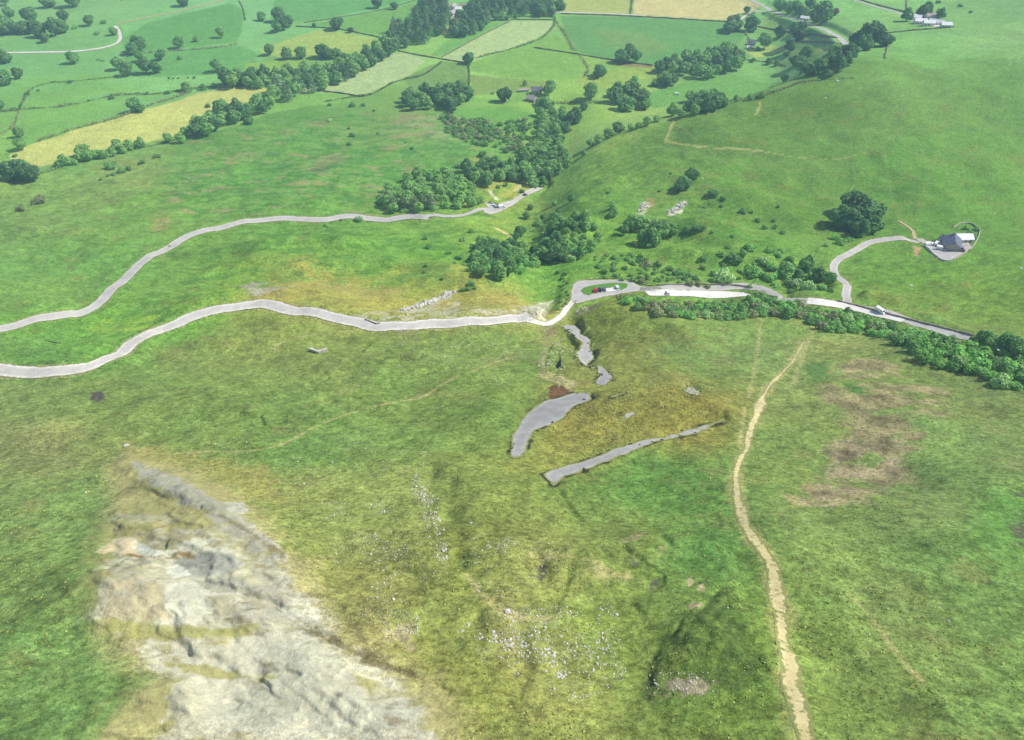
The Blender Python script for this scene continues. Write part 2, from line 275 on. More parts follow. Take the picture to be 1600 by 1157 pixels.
# ------------------------------------------------------------------ colour of the ground cover
CTRL = [(50, 900, 126, 157, 88), (40, 1050, 119, 158, 90), (60, 700, 142, 151, 100), (130, 800, 124, 156, 92), (60, 630, 130, 155, 92), (300, 640, 126, 155, 82), (180, 620, 128, 155, 84), (420, 640, 121, 155, 80), (500, 700, 115, 155, 80), (500, 580, 134, 155, 84), (300, 560, 132, 155, 84), (400, 520, 139, 156, 82), (600, 600, 123, 155, 76), (640, 690, 124, 156, 80), (560, 800, 149, 164, 90), (480, 780, 151, 164, 92), (600, 900, 162, 164, 96), (560, 990, 168, 164, 110), (700, 950, 152, 164, 84), (740, 760, 132, 149, 76), (760, 860, 141, 151, 78), (840, 1030, 151, 155, 84), (760, 1050, 147, 155, 76), (960, 960, 134, 155, 74), (1000, 780, 102, 149, 70), (1080, 740, 102, 149, 72), (960, 850, 130, 151, 78), (880, 860, 158, 162, 94), (1100, 860, 97, 147, 74), (1050, 920, 119, 149, 72), (1120, 1020, 104, 133, 58), (1180, 980, 112, 140, 62), (880, 680, 152, 149, 70), (930, 650, 154, 149, 72), (1050, 640, 145, 142, 68), (1000, 600, 147, 153, 80), (1100, 630, 139, 136, 68), (980, 540, 132, 140, 70), (940, 520, 129, 144, 66), (1000, 500, 135, 158, 84), (1100, 560, 126, 155, 88), (1130, 520, 135, 162, 92), (1200, 560, 132, 162, 96), (1250, 640, 136, 156, 92), (1250, 800, 132, 156, 90), (1200, 700, 126, 155, 84), (1300, 900, 128, 155, 84), (1280, 1000, 128, 156, 76), (1400, 950, 124, 149, 88), (1500, 900, 119, 151, 84), (1570, 700, 126, 153, 92), (1550, 1000, 121, 153, 84), (1460, 700, 124, 155, 90), (1450, 800, 126, 149, 92), (1500, 620, 128, 149, 90), (1300, 540, 149, 164, 98), (1400, 600, 139, 155, 92), (1580, 820, 102, 149, 74), (780, 640, 121, 155, 76), (800, 560, 130, 158, 80), (740, 540, 130, 158, 84), (660, 540, 132, 155, 80), (700, 470, 184, 173, 106), (600, 465, 184, 175, 101), (780, 470, 191, 175, 117), (500, 450, 177, 171, 103), (560, 460, 173, 175, 95), (420, 455, 173, 167, 106), (680, 430, 147, 171, 90), (760, 470, 162, 165, 92), (880, 430, 113, 162, 78), (820, 440, 128, 175, 86), (500, 380, 119, 167, 81), (600, 400, 116, 169, 79), (420, 370, 114, 161, 84), (360, 430, 128, 165, 79), (300, 430, 119, 161, 86), (680, 390, 116, 169, 77), (700, 350, 130, 171, 88), (760, 360, 141, 177, 88), (770, 345, 151, 177, 90), (200, 520, 110, 164, 64), (160, 540, 112, 172, 66), (260, 490, 120, 172, 66), (60, 550, 108, 162, 78), (330, 465, 141, 179, 84), (100, 450, 131, 172, 98), (60, 420, 119, 165, 97), (160, 410, 121, 173, 97), (200, 350, 121, 163, 92), (80, 350, 132, 163, 103), (260, 310, 121, 165, 88), (120, 310, 132, 165, 101), (340, 290, 106, 159, 84), (450, 270, 106, 161, 84), (560, 250, 106, 163, 84), (520, 310, 116, 165, 86), (620, 220, 125, 167, 97), (660, 205, 145, 171, 114), (480, 200, 108, 161, 86), (380, 220, 116, 165, 88), (740, 210, 112, 161, 95), (700, 250, 112, 161, 92), (640, 260, 108, 161, 86), (780, 200, 110, 159, 92), (60, 290, 139, 173, 106), (200, 270, 139, 165, 106), (20, 230, 134, 175, 103), (120, 230, 125, 169, 99), (120, 190, 134, 185, 108), (300, 170, 128, 177, 106), (250, 120, 132, 190, 129), (60, 160, 130, 181, 106), (250, 50, 123, 184, 121), (120, 20, 136, 184, 132), (40, 100, 128, 186, 127), (340, 30, 128, 188, 132), (900, 260, 123, 161, 91), (1000, 240, 118, 159, 82), (940, 310, 113, 159, 78), (1050, 225, 113, 150, 80), (1100, 230, 109, 145, 76), (1150, 280, 113, 157, 76), (1250, 250, 106, 148, 71), (1250, 180, 108, 145, 73), (1350, 160, 109, 148, 73), (1450, 130, 116, 155, 80), (1540, 150, 113, 157, 76), (1500, 250, 109, 155, 71), (1400, 300, 106, 150, 71), (1560, 300, 113, 159, 76), (1250, 340, 108, 150, 71), (1200, 300, 109, 155, 71), (1450, 320, 109, 153, 73), (1560, 390, 113, 157, 76), (1400, 430, 108, 153, 67), (1360, 460, 122, 150, 78), (1450, 480, 120, 152, 74), (1540, 480, 118, 154, 72), (1420, 500, 126, 158, 78), (1550, 510, 124, 152, 76), (1160, 380, 113, 157, 80), (1080, 380, 108, 148, 73), (1060, 415, 120, 161, 82), (1100, 440, 125, 166, 82), (1280, 455, 123, 159, 86), (1250, 400, 113, 155, 82), (950, 360, 120, 164, 78), (1020, 330, 113, 157, 76), (1450, 70, 136, 190, 124), (1560, 60, 141, 184, 127), (1560, 15, 128, 175, 119), (1430, 90, 130, 184, 111), (1350, 30, 141, 190, 127), (1400, 5, 141, 193, 129), (1240, 100, 145, 193, 127), (1200, 120, 134, 186, 121), (1000, 170, 142, 173, 106), (900, 150, 140, 178, 102), (1150, 130, 118, 166, 99), (1300, 10, 128, 184, 124), (640, 10, 123, 184, 121), (700, 110, 145, 188, 116), (880, 220, 132, 166, 95), (960, 215, 140, 170, 99)]
CORR = np.array([(1.01, 1.00, 0.78), (0.83, 0.90, 0.72), (0.91, 0.91, 0.71), (1.04, 1.04, 0.80), (1.02, 1.01, 0.75), (0.94, 0.97, 0.70), (0.90, 0.90, 0.66), (0.89, 0.90, 0.66), (0.92, 0.95, 0.68), (0.94, 0.93, 0.68), (0.94, 0.93, 0.67), (1.01, 1.01, 0.69), (0.96, 0.97, 0.66), (0.95, 0.96, 0.70), (1.02, 1.02, 0.79), (1.00, 1.02, 0.79), (0.94, 0.93, 0.70), (0.92, 0.95, 0.79), (0.90, 0.90, 0.70), (0.93, 0.93, 0.70), (0.91, 0.92, 0.62), (0.98, 1.00, 0.83), (0.93, 0.97, 0.74), (0.89, 0.90, 0.62), (0.91, 0.95, 0.68), (0.91, 0.95, 0.68), (0.85, 0.86, 0.65), (0.95, 0.94, 0.71), (0.89, 0.91, 0.68), (1.01, 1.00, 0.75), (0.92, 0.99, 0.65), (1.02, 1.08, 0.70), (0.99, 0.97, 0.67), (1.04, 1.00, 0.70), (1.08, 1.05, 0.70), (0.98, 0.98, 0.68), (0.95, 0.95, 0.64), (1.02, 0.97, 0.62), (1.05, 1.00, 0.62), (0.94, 0.96, 0.68), (0.94, 0.97, 0.69), (0.85, 0.94, 0.66), (0.95, 0.96, 0.72), (1.01, 1.00, 0.76), (0.85, 0.88, 0.68), (0.87, 0.90, 0.67), (1.03, 1.03, 0.80), (1.05, 1.09, 0.84), (0.94, 0.95, 0.76), (0.77, 0.87, 0.64), (0.92, 0.91, 0.70), (0.90, 0.94, 0.74), (0.94, 0.99, 0.74), (0.94, 0.94, 0.74), (0.89, 0.90, 0.67), (0.95, 0.96, 0.73), (0.91, 0.99, 0.64), (0.86, 0.99, 0.62), (0.91, 0.92, 0.65), (0.86, 0.98, 0.62), (1.00, 1.02, 0.70), (0.88, 0.91, 0.62), (0.94, 0.90, 0.62), (1.00, 0.96, 0.70), (1.11, 1.00, 0.86), (0.93, 0.91, 0.68), (0.88, 0.94, 0.62), (1.03, 0.99, 0.62), (0.98, 0.99, 0.70), (0.88, 0.93, 0.62), (1.10, 1.17, 0.71), (0.82, 0.89, 0.62), (0.95, 1.00, 0.62), (0.91, 0.97, 0.62), (0.92, 0.95, 0.62), (0.98, 0.99, 0.63), (0.94, 0.97, 0.66), (0.99, 1.05, 0.62), (0.86, 0.93, 0.62), (0.97, 0.98, 0.63), (0.90, 0.91, 0.62), (0.98, 1.00, 0.83), (0.96, 0.99, 0.62), (0.88, 0.99, 0.62), (0.98, 1.00, 0.66), (0.95, 0.99, 0.68), (0.94, 0.94, 0.68), (0.91, 0.94, 0.66), (0.93, 0.96, 0.67), (0.91, 0.96, 0.63), (0.93, 0.93, 0.66), (0.98, 1.01, 0.63), (0.92, 0.96, 0.66), (0.90, 0.97, 0.62), (0.93, 0.99, 0.62), (0.88, 0.97, 0.62), (0.90, 0.96, 0.62), (0.94, 0.98, 0.63), (0.97, 0.98, 0.67), (0.88, 0.93, 0.62), (0.95, 0.99, 0.62), (1.19, 1.53, 0.74), (0.91, 0.95, 0.63), (0.93, 1.02, 0.62), (1.01, 1.10, 0.65), (1.07, 1.07, 0.72), (1.03, 1.03, 0.72), (1.08, 1.17, 0.70), (0.73, 0.99, 0.62), (0.98, 1.02, 0.65), (0.98, 1.00, 0.83), (1.12, 1.13, 0.84), (0.97, 1.01, 0.64), (1.08, 1.10, 0.81), (1.02, 1.05, 0.71), (0.99, 1.04, 0.72), (1.17, 1.15, 0.97), (1.35, 1.36, 0.76), (1.00, 1.04, 0.62), (0.99, 1.08, 0.62), (0.85, 0.95, 0.62), (0.82, 0.92, 0.62), (0.85, 0.92, 0.62), (0.98, 1.00, 0.83), (0.96, 1.00, 0.62), (0.98, 1.00, 0.83), (0.98, 1.00, 0.83), (0.98, 1.00, 0.83), (0.98, 1.00, 0.83), (0.87, 0.99, 0.62), (0.96, 1.00, 0.62), (0.90, 0.96, 0.62), (0.88, 0.94, 0.62), (0.86, 0.95, 0.62), (0.91, 0.96, 0.62), (0.90, 0.95, 0.63), (0.97, 1.04, 0.63), (0.91, 0.95, 0.62), (0.90, 0.93, 0.62), (0.98, 1.00, 0.83), (0.94, 0.97, 0.62), (0.93, 0.96, 0.63), (0.88, 0.92, 0.62), (0.99, 1.05, 0.66), (0.98, 1.00, 0.83), (1.08, 1.14, 0.70), (0.98, 1.00, 0.66), (0.95, 1.02, 0.62), (0.98, 1.00, 0.83), (0.98, 1.00, 0.72), (0.97, 0.98, 0.70), (0.92, 0.97, 0.64), (0.94, 0.98, 0.64), (1.00, 1.02, 0.70), (1.02, 1.08, 0.71), (0.98, 1.00, 0.83), (1.14, 1.17, 0.78), (1.25, 1.24, 0.84), (1.17, 1.19, 0.71), (0.81, 0.85, 0.62), (1.20, 1.31, 0.82), (1.07, 1.25, 0.83), (1.21, 1.23, 0.81), (1.44, 1.42, 0.76), (1.33, 1.31, 0.80)])
def wc(x, y):
    d = np.maximum(y * CP - base(x, y) * SP, 20); return x / d, np.log(d / 100) * 0.8
cw = W([(c[0], c[1]) for c in CTRL]); ca, cb = wc(cw[:, 0], cw[:, 1]); CC = lin([c[2:] for c in CTRL]) * CORR
va, vb = wc(XF, YF); num = np.zeros((len(XF), 3)); den = np.zeros(len(XF))
wa = va + 0.03 * vn(XF, YF, 30, 60) + 0.012 * vn(XF, YF, 9, 61); wb = vb + 0.03 * vn(XF, YF, 30, 62) + 0.012 * vn(XF, YF, 9, 63)
for a, b, c in zip(ca, cb, CC):
    q = 1 / (((wa - a) ** 2 + (wb - b) ** 2 + 0.0014) ** 2); num += q[:, None] * c; den += q
G = num / den[:, None]
pasture = sm(560, 760, YF) * sm(60, -60, XF - 330)                                   # smoother improved grass in the valley
rough = 1 - 0.8 * np.maximum(pasture, 0.6 * sm(120, 200, XF) * sm(360, 430, YF))
t1 = fbm(XF, YF, 60, 70, 5); _st = .62 + .35 * sm(420, 220, YF); t2 = fbm(XF * _st, YF, 9, 75, 4); t3 = fbm(XF * _st, YF, 2.2, 79, 3); t4 = fbm(XF * _st, YF, 4.5, 67, 4, .6)
G *= (1 + rough[:, None] * (0.10 * t2[:, None] + 0.26 * t3[:, None] + .13 * t4[:, None]) + 0.08 * t1[:, None])
k = sm(0.08, 0.75, fbm(XF, YF, 30, 83, 6, .62)) * rough * 0.32                            # straw-coloured and dark rushy patches
G = G * (1 - k[:, None]) + (G * np.array([1.32, 1.02, 0.98])) * k[:, None]
k = sm(0.12, 0.7, fbm(XF + 50, YF, 26, 88, 6, .62)) * rough * 0.22
G = G * (1 - k[:, None]) + (G * np.array([0.80, 0.90, 0.84])) * k[:, None]
k = sm(0.35, 0.85, fbm(XF, YF * 1.2, 14, 95, 6, .6)) * rough * sm(640, 520, YF) * 0.3     # tawny dead grass
G = G * (1 - k[:, None]) + lin((158, 144, 96)) * k[:, None]
def mix(i, m, col, var=0.0):
    global G
    c = lin(col) if not isinstance(col, np.ndarray) else col
    if var: c = c[None, :] * (1 + var * fbm(XF[i], YF[i], 5, 120, 4))[:, None]
    G[i] = G[i] * (1 - m[:, None]) + c * m[:, None]
def area(pts, col, soft=1.0, jag=1.5, js=8, amt=1.0, var=0.12, seed=130, thr=None):
    P = W(pts)[:, :2]; dist = np.hypot(P[:, 0], P[:, 1]).mean(); s = max(.32, dist / 450); js = js * .7
    i = near(XF, YF, P, 4 * s + jag * s * 2)
    if not len(i): return
    d = sd_poly(XF[i], YF[i], P) + jag * s * fbm(XF[i], YF[i], js * s, seed, 4)
    m = sm(soft * s, -soft * s, d) * amt
    if thr is not None: m = m * sm(thr[0] - thr[1], thr[0] + thr[1], fbm(XF[i] * thr[3], YF[i], thr[2] * (.65 if dist < 260 else 1), seed + 7, 5, .6))
    mix(i, m, col, var)
def stroke(pts, wid, col, soft=0.5, jag=0.5, amt=1.0, var=0.12, seed=160, js=4):
    P = W(spline(pts, 8))[:, :2]; i = near(XF, YF, P, wid * 3 + 6)
    if not len(i): return
    d, _, _ = seg_d(XF[i], YF[i], P); d = d + jag * fbm(XF[i], YF[i], js, seed, 4)
    mix(i, sm(wid / 2 + soft, wid / 2 - soft, d) * amt, col, var)
# hay meadows and pastures of the valley
area([(5, 268), (18, 240), (60, 222), (110, 205), (180, 186), (250, 165), (310, 145), (360, 138), (420, 138), (446, 146), (400, 160), (340, 165), (310, 185), (275, 212), (220, 226), (130, 240), (60, 262), (25, 270)], (204, 208, 122), jag=1)
area([(455, 148), (500, 125), (560, 105), (610, 84), (640, 84), (668, 92), (640, 118), (600, 135), (562, 150), (495, 143)], (182, 204, 148), jag=.8)
area([(330, 198), (400, 168), (450, 152), (495, 143), (560, 151), (545, 160), (470, 168), (420, 178), (360, 200), (320, 212)], (136, 186, 90), jag=1)
area([(690, 92), (745, 60), (800, 33), (862, 33), (866, 45), (840, 60), (800, 75), (760, 88), (731, 98)], (186, 208, 148), jag=.6)
area([(878, 20), (884, -8), (985, -8), (984, 23)], (186, 196, 108), jag=.5)
area([(990, 23), (990, -10), (1140, -10), (1165, -1), (1192, 10), (1165, 20), (1140, 32), (1060, 28)], (220, 208, 146), jag=.5)
area([(876, 26), (985, 26), (1140, 36), (1165, 55), (1145, 78), (1080, 80), (1020, 102), (950, 92), (905, 83), (884, 55)], (110, 168, 90), jag=.5)
area([(930, 45), (1000, 50), (1060, 70), (1010, 85), (950, 75)], (136, 170, 92), jag=4, js=20, soft=6, amt=.6)
area([(734, 99), (800, 78), (865, 55), (880, 62), (900, 85), (915, 102), (905, 122), (860, 125), (800, 120), (736, 112)], (136, 184, 82), jag=.6)
area([(736, 118), (800, 124), (860, 128), (860, 140), (780, 145), (738, 150)], (140, 170, 84), jag=1)
area([(630, 122), (690, 96), (728, 99), (730, 130), (680, 138), (640, 140)], (128, 166, 88), jag=1)
area([(405, 78), (470, 55), (500, 46), (560, 54), (604, 62), (598, 76), (560, 84), (500, 86), (440, 92)], (172, 196, 102), jag=1)
area([(480, 40), (600, 16), (650, 2), (642, 26), (614, 58), (560, 50), (520, 44)], (124, 178, 86), jag=.5)
area([(432, -10), (660, -10), (650, -2), (590, 12), (520, 28), (470, 34), (420, 38)], (110, 176, 96), jag=.5)
area([(190, 60), (230, 36), (290, 20), (360, 5), (385, 20), (370, 66), (280, 76), (195, 84)], (108, 172, 86), jag=.5)
area([(192, 88), (280, 80), (372, 72), (400, 82), (400, 110), (330, 118), (200, 120)], (112, 176, 94), jag=.5)
area([(380, 100), (480, 88), (484, 95), (470, 108), (420, 116), (390, 118)], (146, 188, 80), jag=.5)
area([(692, 70), (715, 54), (760, 36), (790, 34), (745, 58), (690, 88), (672, 88)], (124, 182, 88), jag=.5)
area([(884, 250), (890, 215), (960, 186), (1040, 176), (1075, 172), (1060, 185), (1000, 200), (930, 228), (900, 248)], (146, 182, 94), jag=.5)
area([(1165, 80), (1200, 68), (1300, 68), (1320, 76), (1290, 84), (1215, 80), (1180, 92)], (180, 206, 112), jag=.6)
area([(1150, 38), (1205, 20), (1290, 55), (1312, 66), (1250, 58), (1190, 46)], (146, 190, 98), jag=.6)
area([(900, 128), (940, 112), (1010, 104), (1040, 112), (1010, 122), (960, 135), (905, 140)], (158, 188, 84), jag=1.5)
area([(960, 97), (1020, 103), (1018, 107), (965, 103)], (150, 140, 90), jag=.6)
area([(1000, 150), (1080, 126), (1140, 118), (1240, 120), (1200, 140), (1060, 165), (1020, 170)], (120, 176, 86), jag=1)
# heath, bare soil, dead bracken
area([(640, 175), (720, 180), (740, 200), (720, 225), (660, 222), (600, 205)], (160, 172, 128), soft=6, jag=8, js=18, amt=.75, thr=(0.0, .5, 16, 1))
area([(500, 245), (540, 240), (545, 252), (500, 262), (478, 272)], (170, 160, 120), soft=3, jag=4, js=10, amt=.8)
area([(490, 262), (518, 260), (520, 267), (490, 270)], (112, 108, 98), soft=1.5, jag=2.5)
area([(240, 340), (262, 338), (265, 356), (245, 360)], (170, 160, 110), soft=3, jag=4, amt=.8)
area([(140, 614), (158, 612), (166, 622), (154, 629), (140, 624)], (98, 92, 90), soft=.6, jag=1.2)
stroke([(73, 532.5), (92, 537)], 1.6, (40, 56, 36), soft=.3, jag=.2)
area([(1300, 570), (1360, 560), (1420, 590), (1480, 620), (1460, 690), (1400, 760), (1330, 800), (1270, 790), (1290, 720), (1310, 640)], (160, 148, 112), soft=8, jag=14, js=30, thr=(0.06, .3, 9, .45), var=.5)
area([(1300, 690), (1400, 680), (1420, 740), (1380, 765), (1300, 800), (1280, 760)], (158, 144, 118), soft=5, jag=8, js=16, thr=(-0.1, .35, 5, .4), var=.6)
area([(1330, 600), (1390, 600), (1430, 660), (1420, 700), (1340, 690), (1310, 640)], (162, 152, 112), soft=6, jag=8, js=16, thr=(0.0, .35, 6, .4), var=.5)
area([(1250, 570), (1290, 565), (1300, 590), (1265, 596)], (94, 142, 62), soft=2, jag=4, amt=.8)
area([(1318, 598), (1355, 608), (1350, 620), (1325, 612)], (86, 138, 60), soft=1.5, jag=3, amt=.9)
area([(1580, 770), (1640, 750), (1640, 870), (1585, 850)], (98, 108, 80), soft=3, jag=5, thr=(0, .4, 5, .6))
area([(390, 440), (450, 445), (460, 470), (400, 468)], (174, 168, 150), soft=2, jag=5, thr=(.05, .3, 6, .6))
area([(372, 446), (420, 442), (420, 460), (385, 462)], (176, 172, 164), soft=1, jag=3, thr=(.0, .3, 6, .6))
area([(615, 486), (650, 474), (690, 462), (708, 455), (712, 460), (690, 474), (640, 490)], (198, 196, 182), soft=.8, jag=2.2, thr=(-.12, .3, 3, .5))
area([(660, 480), (720, 470), (720, 492), (680, 495)], (190, 188, 170), soft=1.5, jag=3, thr=(.1, .25, 3, .5))
area([(550, 500), (640, 478), (780, 485), (850, 470), (852, 496), (700, 503), (600, 506)], (196, 190, 166), soft=2, jag=3, thr=(.12, .3, 3.5, .6))
area([(795, 496), (815, 488), (835, 478), (850, 472), (862, 470), (858, 480), (845, 490), (858, 503), (830, 500)], (206, 202, 190), soft=.8, jag=1.6, thr=(-.75, .3, 2.5, .7), var=.35)
area([(430, 440), (560, 445), (640, 452), (560, 478), (470, 478)], (176, 166, 104), soft=5, jag=8, js=14, thr=(.0, .5, 12, .6), amt=.8)
area([(130, 500), (200, 500), (300, 460), (330, 450), (300, 480), (220, 520), (150, 530)], (158, 196, 60), soft=4, jag=8, js=14, thr=(.2, .3, 11, .5), amt=.8)
area([(745, 265), (760, 253), (775, 252), (770, 262), (750, 272)], (224, 220, 208), soft=.6, jag=1.5, thr=(-.2, .2, 4, .8))
area([(735, 245), (770, 246), (770, 265), (740, 262)], (176, 176, 96), soft=3, jag=3, amt=.8)
stroke([(748, 293), (765, 297), (772, 307), (776, 312)], 2.6, (224, 218, 202), jag=.9)
stroke([(758, 291), (800, 283), (818, 282), (808, 298), (790, 308)], 14, (176, 184, 88), soft=3, jag=4)
stroke([(818, 284), (812, 291), (806, 297)], 2.2, (210, 196, 176), jag=.7)
stroke([(775, 357), (788, 363), (798, 373)], 3.2, (226, 206, 160), jag=1.2)
stroke([(700, 0), (704, 8)], 3, (190, 190, 150))
# bracken beds and tufty rough pasture across the middle slope
BRK = [(300, 215), (480, 185), (640, 170), (760, 190), (790, 240), (740, 262), (600, 300), (590, 335), (480, 338), (380, 340), (280, 350), (240, 300)]
area(BRK, (80, 136, 62), soft=8, jag=10, js=20, thr=(.12, .15, 7, .55), amt=.6, seed=805)
area(BRK, (136, 176, 98), soft=8, jag=10, js=20, thr=(.30, .12, 6, .5), amt=.6, seed=825)
area(BRK, (166, 158, 116), soft=8, jag=10, js=20, thr=(.50, .06, 9, .5), amt=.7, seed=845)
LOW = [(180, 480), (300, 390), (420, 352), (700, 345), (740, 400), (700, 435), (430, 440), (330, 470), (200, 530)]
area(LOW, (78, 134, 56), soft=8, jag=10, js=20, thr=(.15, .15, 6, .5), amt=.55, seed=865)
area(LOW, (134, 178, 84), soft=8, jag=10, js=20, thr=(.30, .12, 5, .5), amt=.55, seed=885)
area([(720, 330), (840, 320), (900, 330), (1000, 345), (1290, 395), (1290, 455), (1000, 436), (880, 440), (740, 440)], (82, 138, 54), soft=8, jag=10, js=20, thr=(.2, .15, 6, .5), amt=.5, seed=905)
area([(720, 330), (840, 320), (900, 330), (1000, 345), (1290, 395), (1290, 455), (1000, 436), (880, 440), (740, 440)], (146, 182, 82), soft=8, jag=10, js=20, thr=(.34, .1, 6, .5), amt=.5, seed=925)
area([(960, 290), (1250, 180), (1500, 150), (1600, 250), (1600, 330), (1300, 330), (1000, 340)], (136, 150, 78), soft=12, jag=14, js=30, thr=(.3, .15, 9, .5), amt=.35, seed=945)
# worn footpaths and sheep trods
for pts, wd, amt in [([(1040, 222), (1046, 205), (1053, 188)], 2.2, .8), ([(1045, 222), (1090, 229), (1150, 233), (1195, 237)], 2.2, .75), ([(1195, 237), (1235, 245), (1300, 250), (1330, 244), (1365, 236)], 1.3, .45), ([(1182, 178), (1188, 165), (1186, 160)], 2, .7),
                     ([(200, 696), (235, 708)], 1.2, .9), ([(240, 707), (270, 709), (330, 706), (390, 705), (420, 700), (450, 690), (490, 668), (550, 645), (600, 632), (660, 620), (700, 596), (760, 572), (800, 558)], .75, .8),
                     ([(1170, 622), (1180, 570), (1187, 520), (1192, 480)], 1.3, .5), ([(1164, 636), (1160, 665), (1155, 700)], 1.1, .6), ([(1000, 478), (1050, 495), (1120, 500), (1200, 498)], 1.3, .3), ([(1240, 600), (1260, 540), (1275, 505)], 2.0, .45),
                     ([(1320, 920), (1360, 965), (1400, 1020), (1440, 1065)], .7, .6), ([(560, 515), (480, 525), (440, 535), (430, 550)], .9, .5), ([(730, 900), (760, 935), (800, 962), (860, 968)], 1.4, .6), ([(740, 225), (780, 215), (800, 200), (790, 240)], 1.6, .5), ([(1060, 195), (1140, 260), (1300, 380)], 1.4, .2),
                     ([(1380, 230), (1400, 330), (1425, 355)], 3, .08), ([(1480, 190), (1450, 280), (1430, 350)], 4, .06)]:
    stroke(pts, wd, (196, 184, 128), soft=.6, jag=.5, amt=amt)
# the bare slip face at lower left
area([(195, 700), (255, 718), (330, 742), (400, 792), (452, 860), (492, 925), (520, 985), (610, 1030), (720, 1085), (720, 1180), (120, 1180), (230, 1062), (170, 1012), (140, 962), (142, 900), (150, 850), (172, 782), (170, 732)], (188, 176, 124), soft=12, jag=6, js=14, amt=.8, var=.2)
area([(178, 845), (230, 825), (300, 830), (410, 850), (455, 900), (490, 960), (540, 1010), (620, 1060), (690, 1180), (250, 1180), (270, 1060), (190, 1000), (158, 960), (165, 900)], (202, 196, 180), soft=2, jag=5, js=12, thr=(-.5, .4, 8, .45), var=.25)
SCR = [(190, 800), (300, 810), (400, 830), (452, 870), (486, 925), (515, 985), (560, 1030), (640, 1085), (660, 1180), (240, 1180), (260, 1062), (190, 1012), (160, 962), (165, 900), (178, 840)]
area(SCR, (188, 186, 184), soft=8, jag=9, js=16, thr=(.2, .25, 14, .4), var=.1, amt=.6, seed=610)
area(SCR, (224, 221, 214), soft=8, jag=9, js=16, thr=(.3, .15, 11, .4), var=.06, amt=.8, seed=640)
area(SCR, (168, 158, 104), soft=8, jag=9, js=16, thr=(.42, .12, 10, .5), var=.2, amt=.6, seed=670)
area(SCR, (150, 130, 98), soft=8, jag=9, js=16, thr=(.56, .06, 3, .35), var=.2, amt=.6, seed=705)
area([(205, 718), (250, 735), (290, 752), (325, 775), (355, 792), (385, 812), (425, 846), (462, 885), (450, 900), (410, 880), (385, 850), (340, 826), (318, 800), (270, 775), (220, 750)], (182, 178, 170), soft=1, jag=2.5, js=8, thr=(-.6, .4, 5, .6), var=.2)
area([(350, 786), (380, 785), (389, 800), (376, 804), (357, 796)], (196, 192, 190), soft=.5, jag=1)
area([(176, 845), (196, 838), (210, 842), (226, 850), (252, 863), (236, 874), (204, 866), (178, 862)], (214, 196, 172), soft=.8, jag=1.5)
area([(210, 842), (228, 852), (252, 863), (244, 872), (222, 868), (210, 856)], (222, 222, 224), soft=.8, jag=1.2)
area([(150, 862), (176, 846), (180, 860), (160, 868)], (212, 192, 162), soft=.8, jag=1.5)
area([(262, 880), (290, 867), (350, 864), (378, 880), (350, 899), (285, 901)], (176, 176, 178), soft=1.2, jag=2, var=.25)
area([(258, 888), (278, 880), (298, 898), (270, 905)], (228, 226, 226), soft=.8, jag=1.2)
area([(262, 914), (305, 908), (330, 924), (384, 926), (326, 932), (345, 950), (314, 968), (304, 983), (276, 976), (258, 962), (252, 942)], (218, 214, 208), soft=1, jag=1.6, thr=(-.8, .3, 5, .5), var=.14)
area([(300, 905), (370, 902), (410, 920), (330, 926)], (184, 180, 172), soft=1, jag=1.8)
area([(320, 930), (400, 928), (420, 955), (340, 965)], (186, 178, 160), soft=1, jag=2, thr=(-.3, .3, 4, .5))
area([(165, 910), (215, 898), (220, 960), (160, 975)], (204, 190, 166), soft=1, jag=2, thr=(-.6, .35, 4, .6))
area([(225, 905), (250, 910), (262, 970), (215, 972)], (202, 188, 162), soft=1, jag=2, thr=(-.6, .35, 4, .6))
area([(420, 890), (458, 900), (466, 935), (440, 950), (400, 925)], (190, 184, 176), soft=1, jag=2, thr=(-.3, .3, 4, .5))
area([(255, 1000), (290, 988), (330, 1000), (480, 985), (520, 1022), (570, 1070), (630, 1180), (330, 1180), (300, 1060)], (208, 203, 194), soft=1.5, jag=3, thr=(-.4, .35, 5, .4), var=.14)
area([(140, 968), (240, 975), (330, 985), (400, 975), (420, 985), (300, 1000), (200, 1000)], (168, 166, 92), soft=1.5, jag=2.5, js=8, amt=.85)
area([(230, 1030), (330, 1040), (430, 1060), (330, 1060)], (176, 168, 88), soft=1, jag=2, js=8, amt=.8)
stroke([(430, 950), (470, 980), (520, 1004), (600, 1038), (650, 1058), (700, 1080)], .35, (110, 100, 66), soft=.4, jag=1.1, amt=.7)
stroke([(255, 868), (230, 872), (200, 866)], .7, (150, 122, 80), jag=.5)
stroke([(262, 872), (275, 865), (300, 872)], 1.6, (156, 130, 84), jag=.9)
stroke([(345, 806), (380, 826), (420, 852), (445, 870)], .6, (130, 116, 86), jag=.6, amt=.7)
area([(190, 690), (300, 712), (420, 730), (440, 790), (380, 770), (300, 735), (220, 715)], (176, 166, 88), soft=5, jag=6, js=12, amt=.6)
area([(590, 985), (640, 975), (650, 1010), (630, 1030), (590, 1020)], (186, 172, 128), soft=3, jag=4, thr=(-.1, .3, 4, .6))
area([(430, 880), (500, 870), (520, 920), (460, 930)], (196, 184, 130), soft=4, jag=5, thr=(-.1, .4, 5, .6), amt=.7)
BARE = np.zeros(len(XF)); i = near(XF, YF, SCREE_O, 4); BARE[i] = sm(2, -8, sd_poly(XF[i], YF[i], SCREE_O))
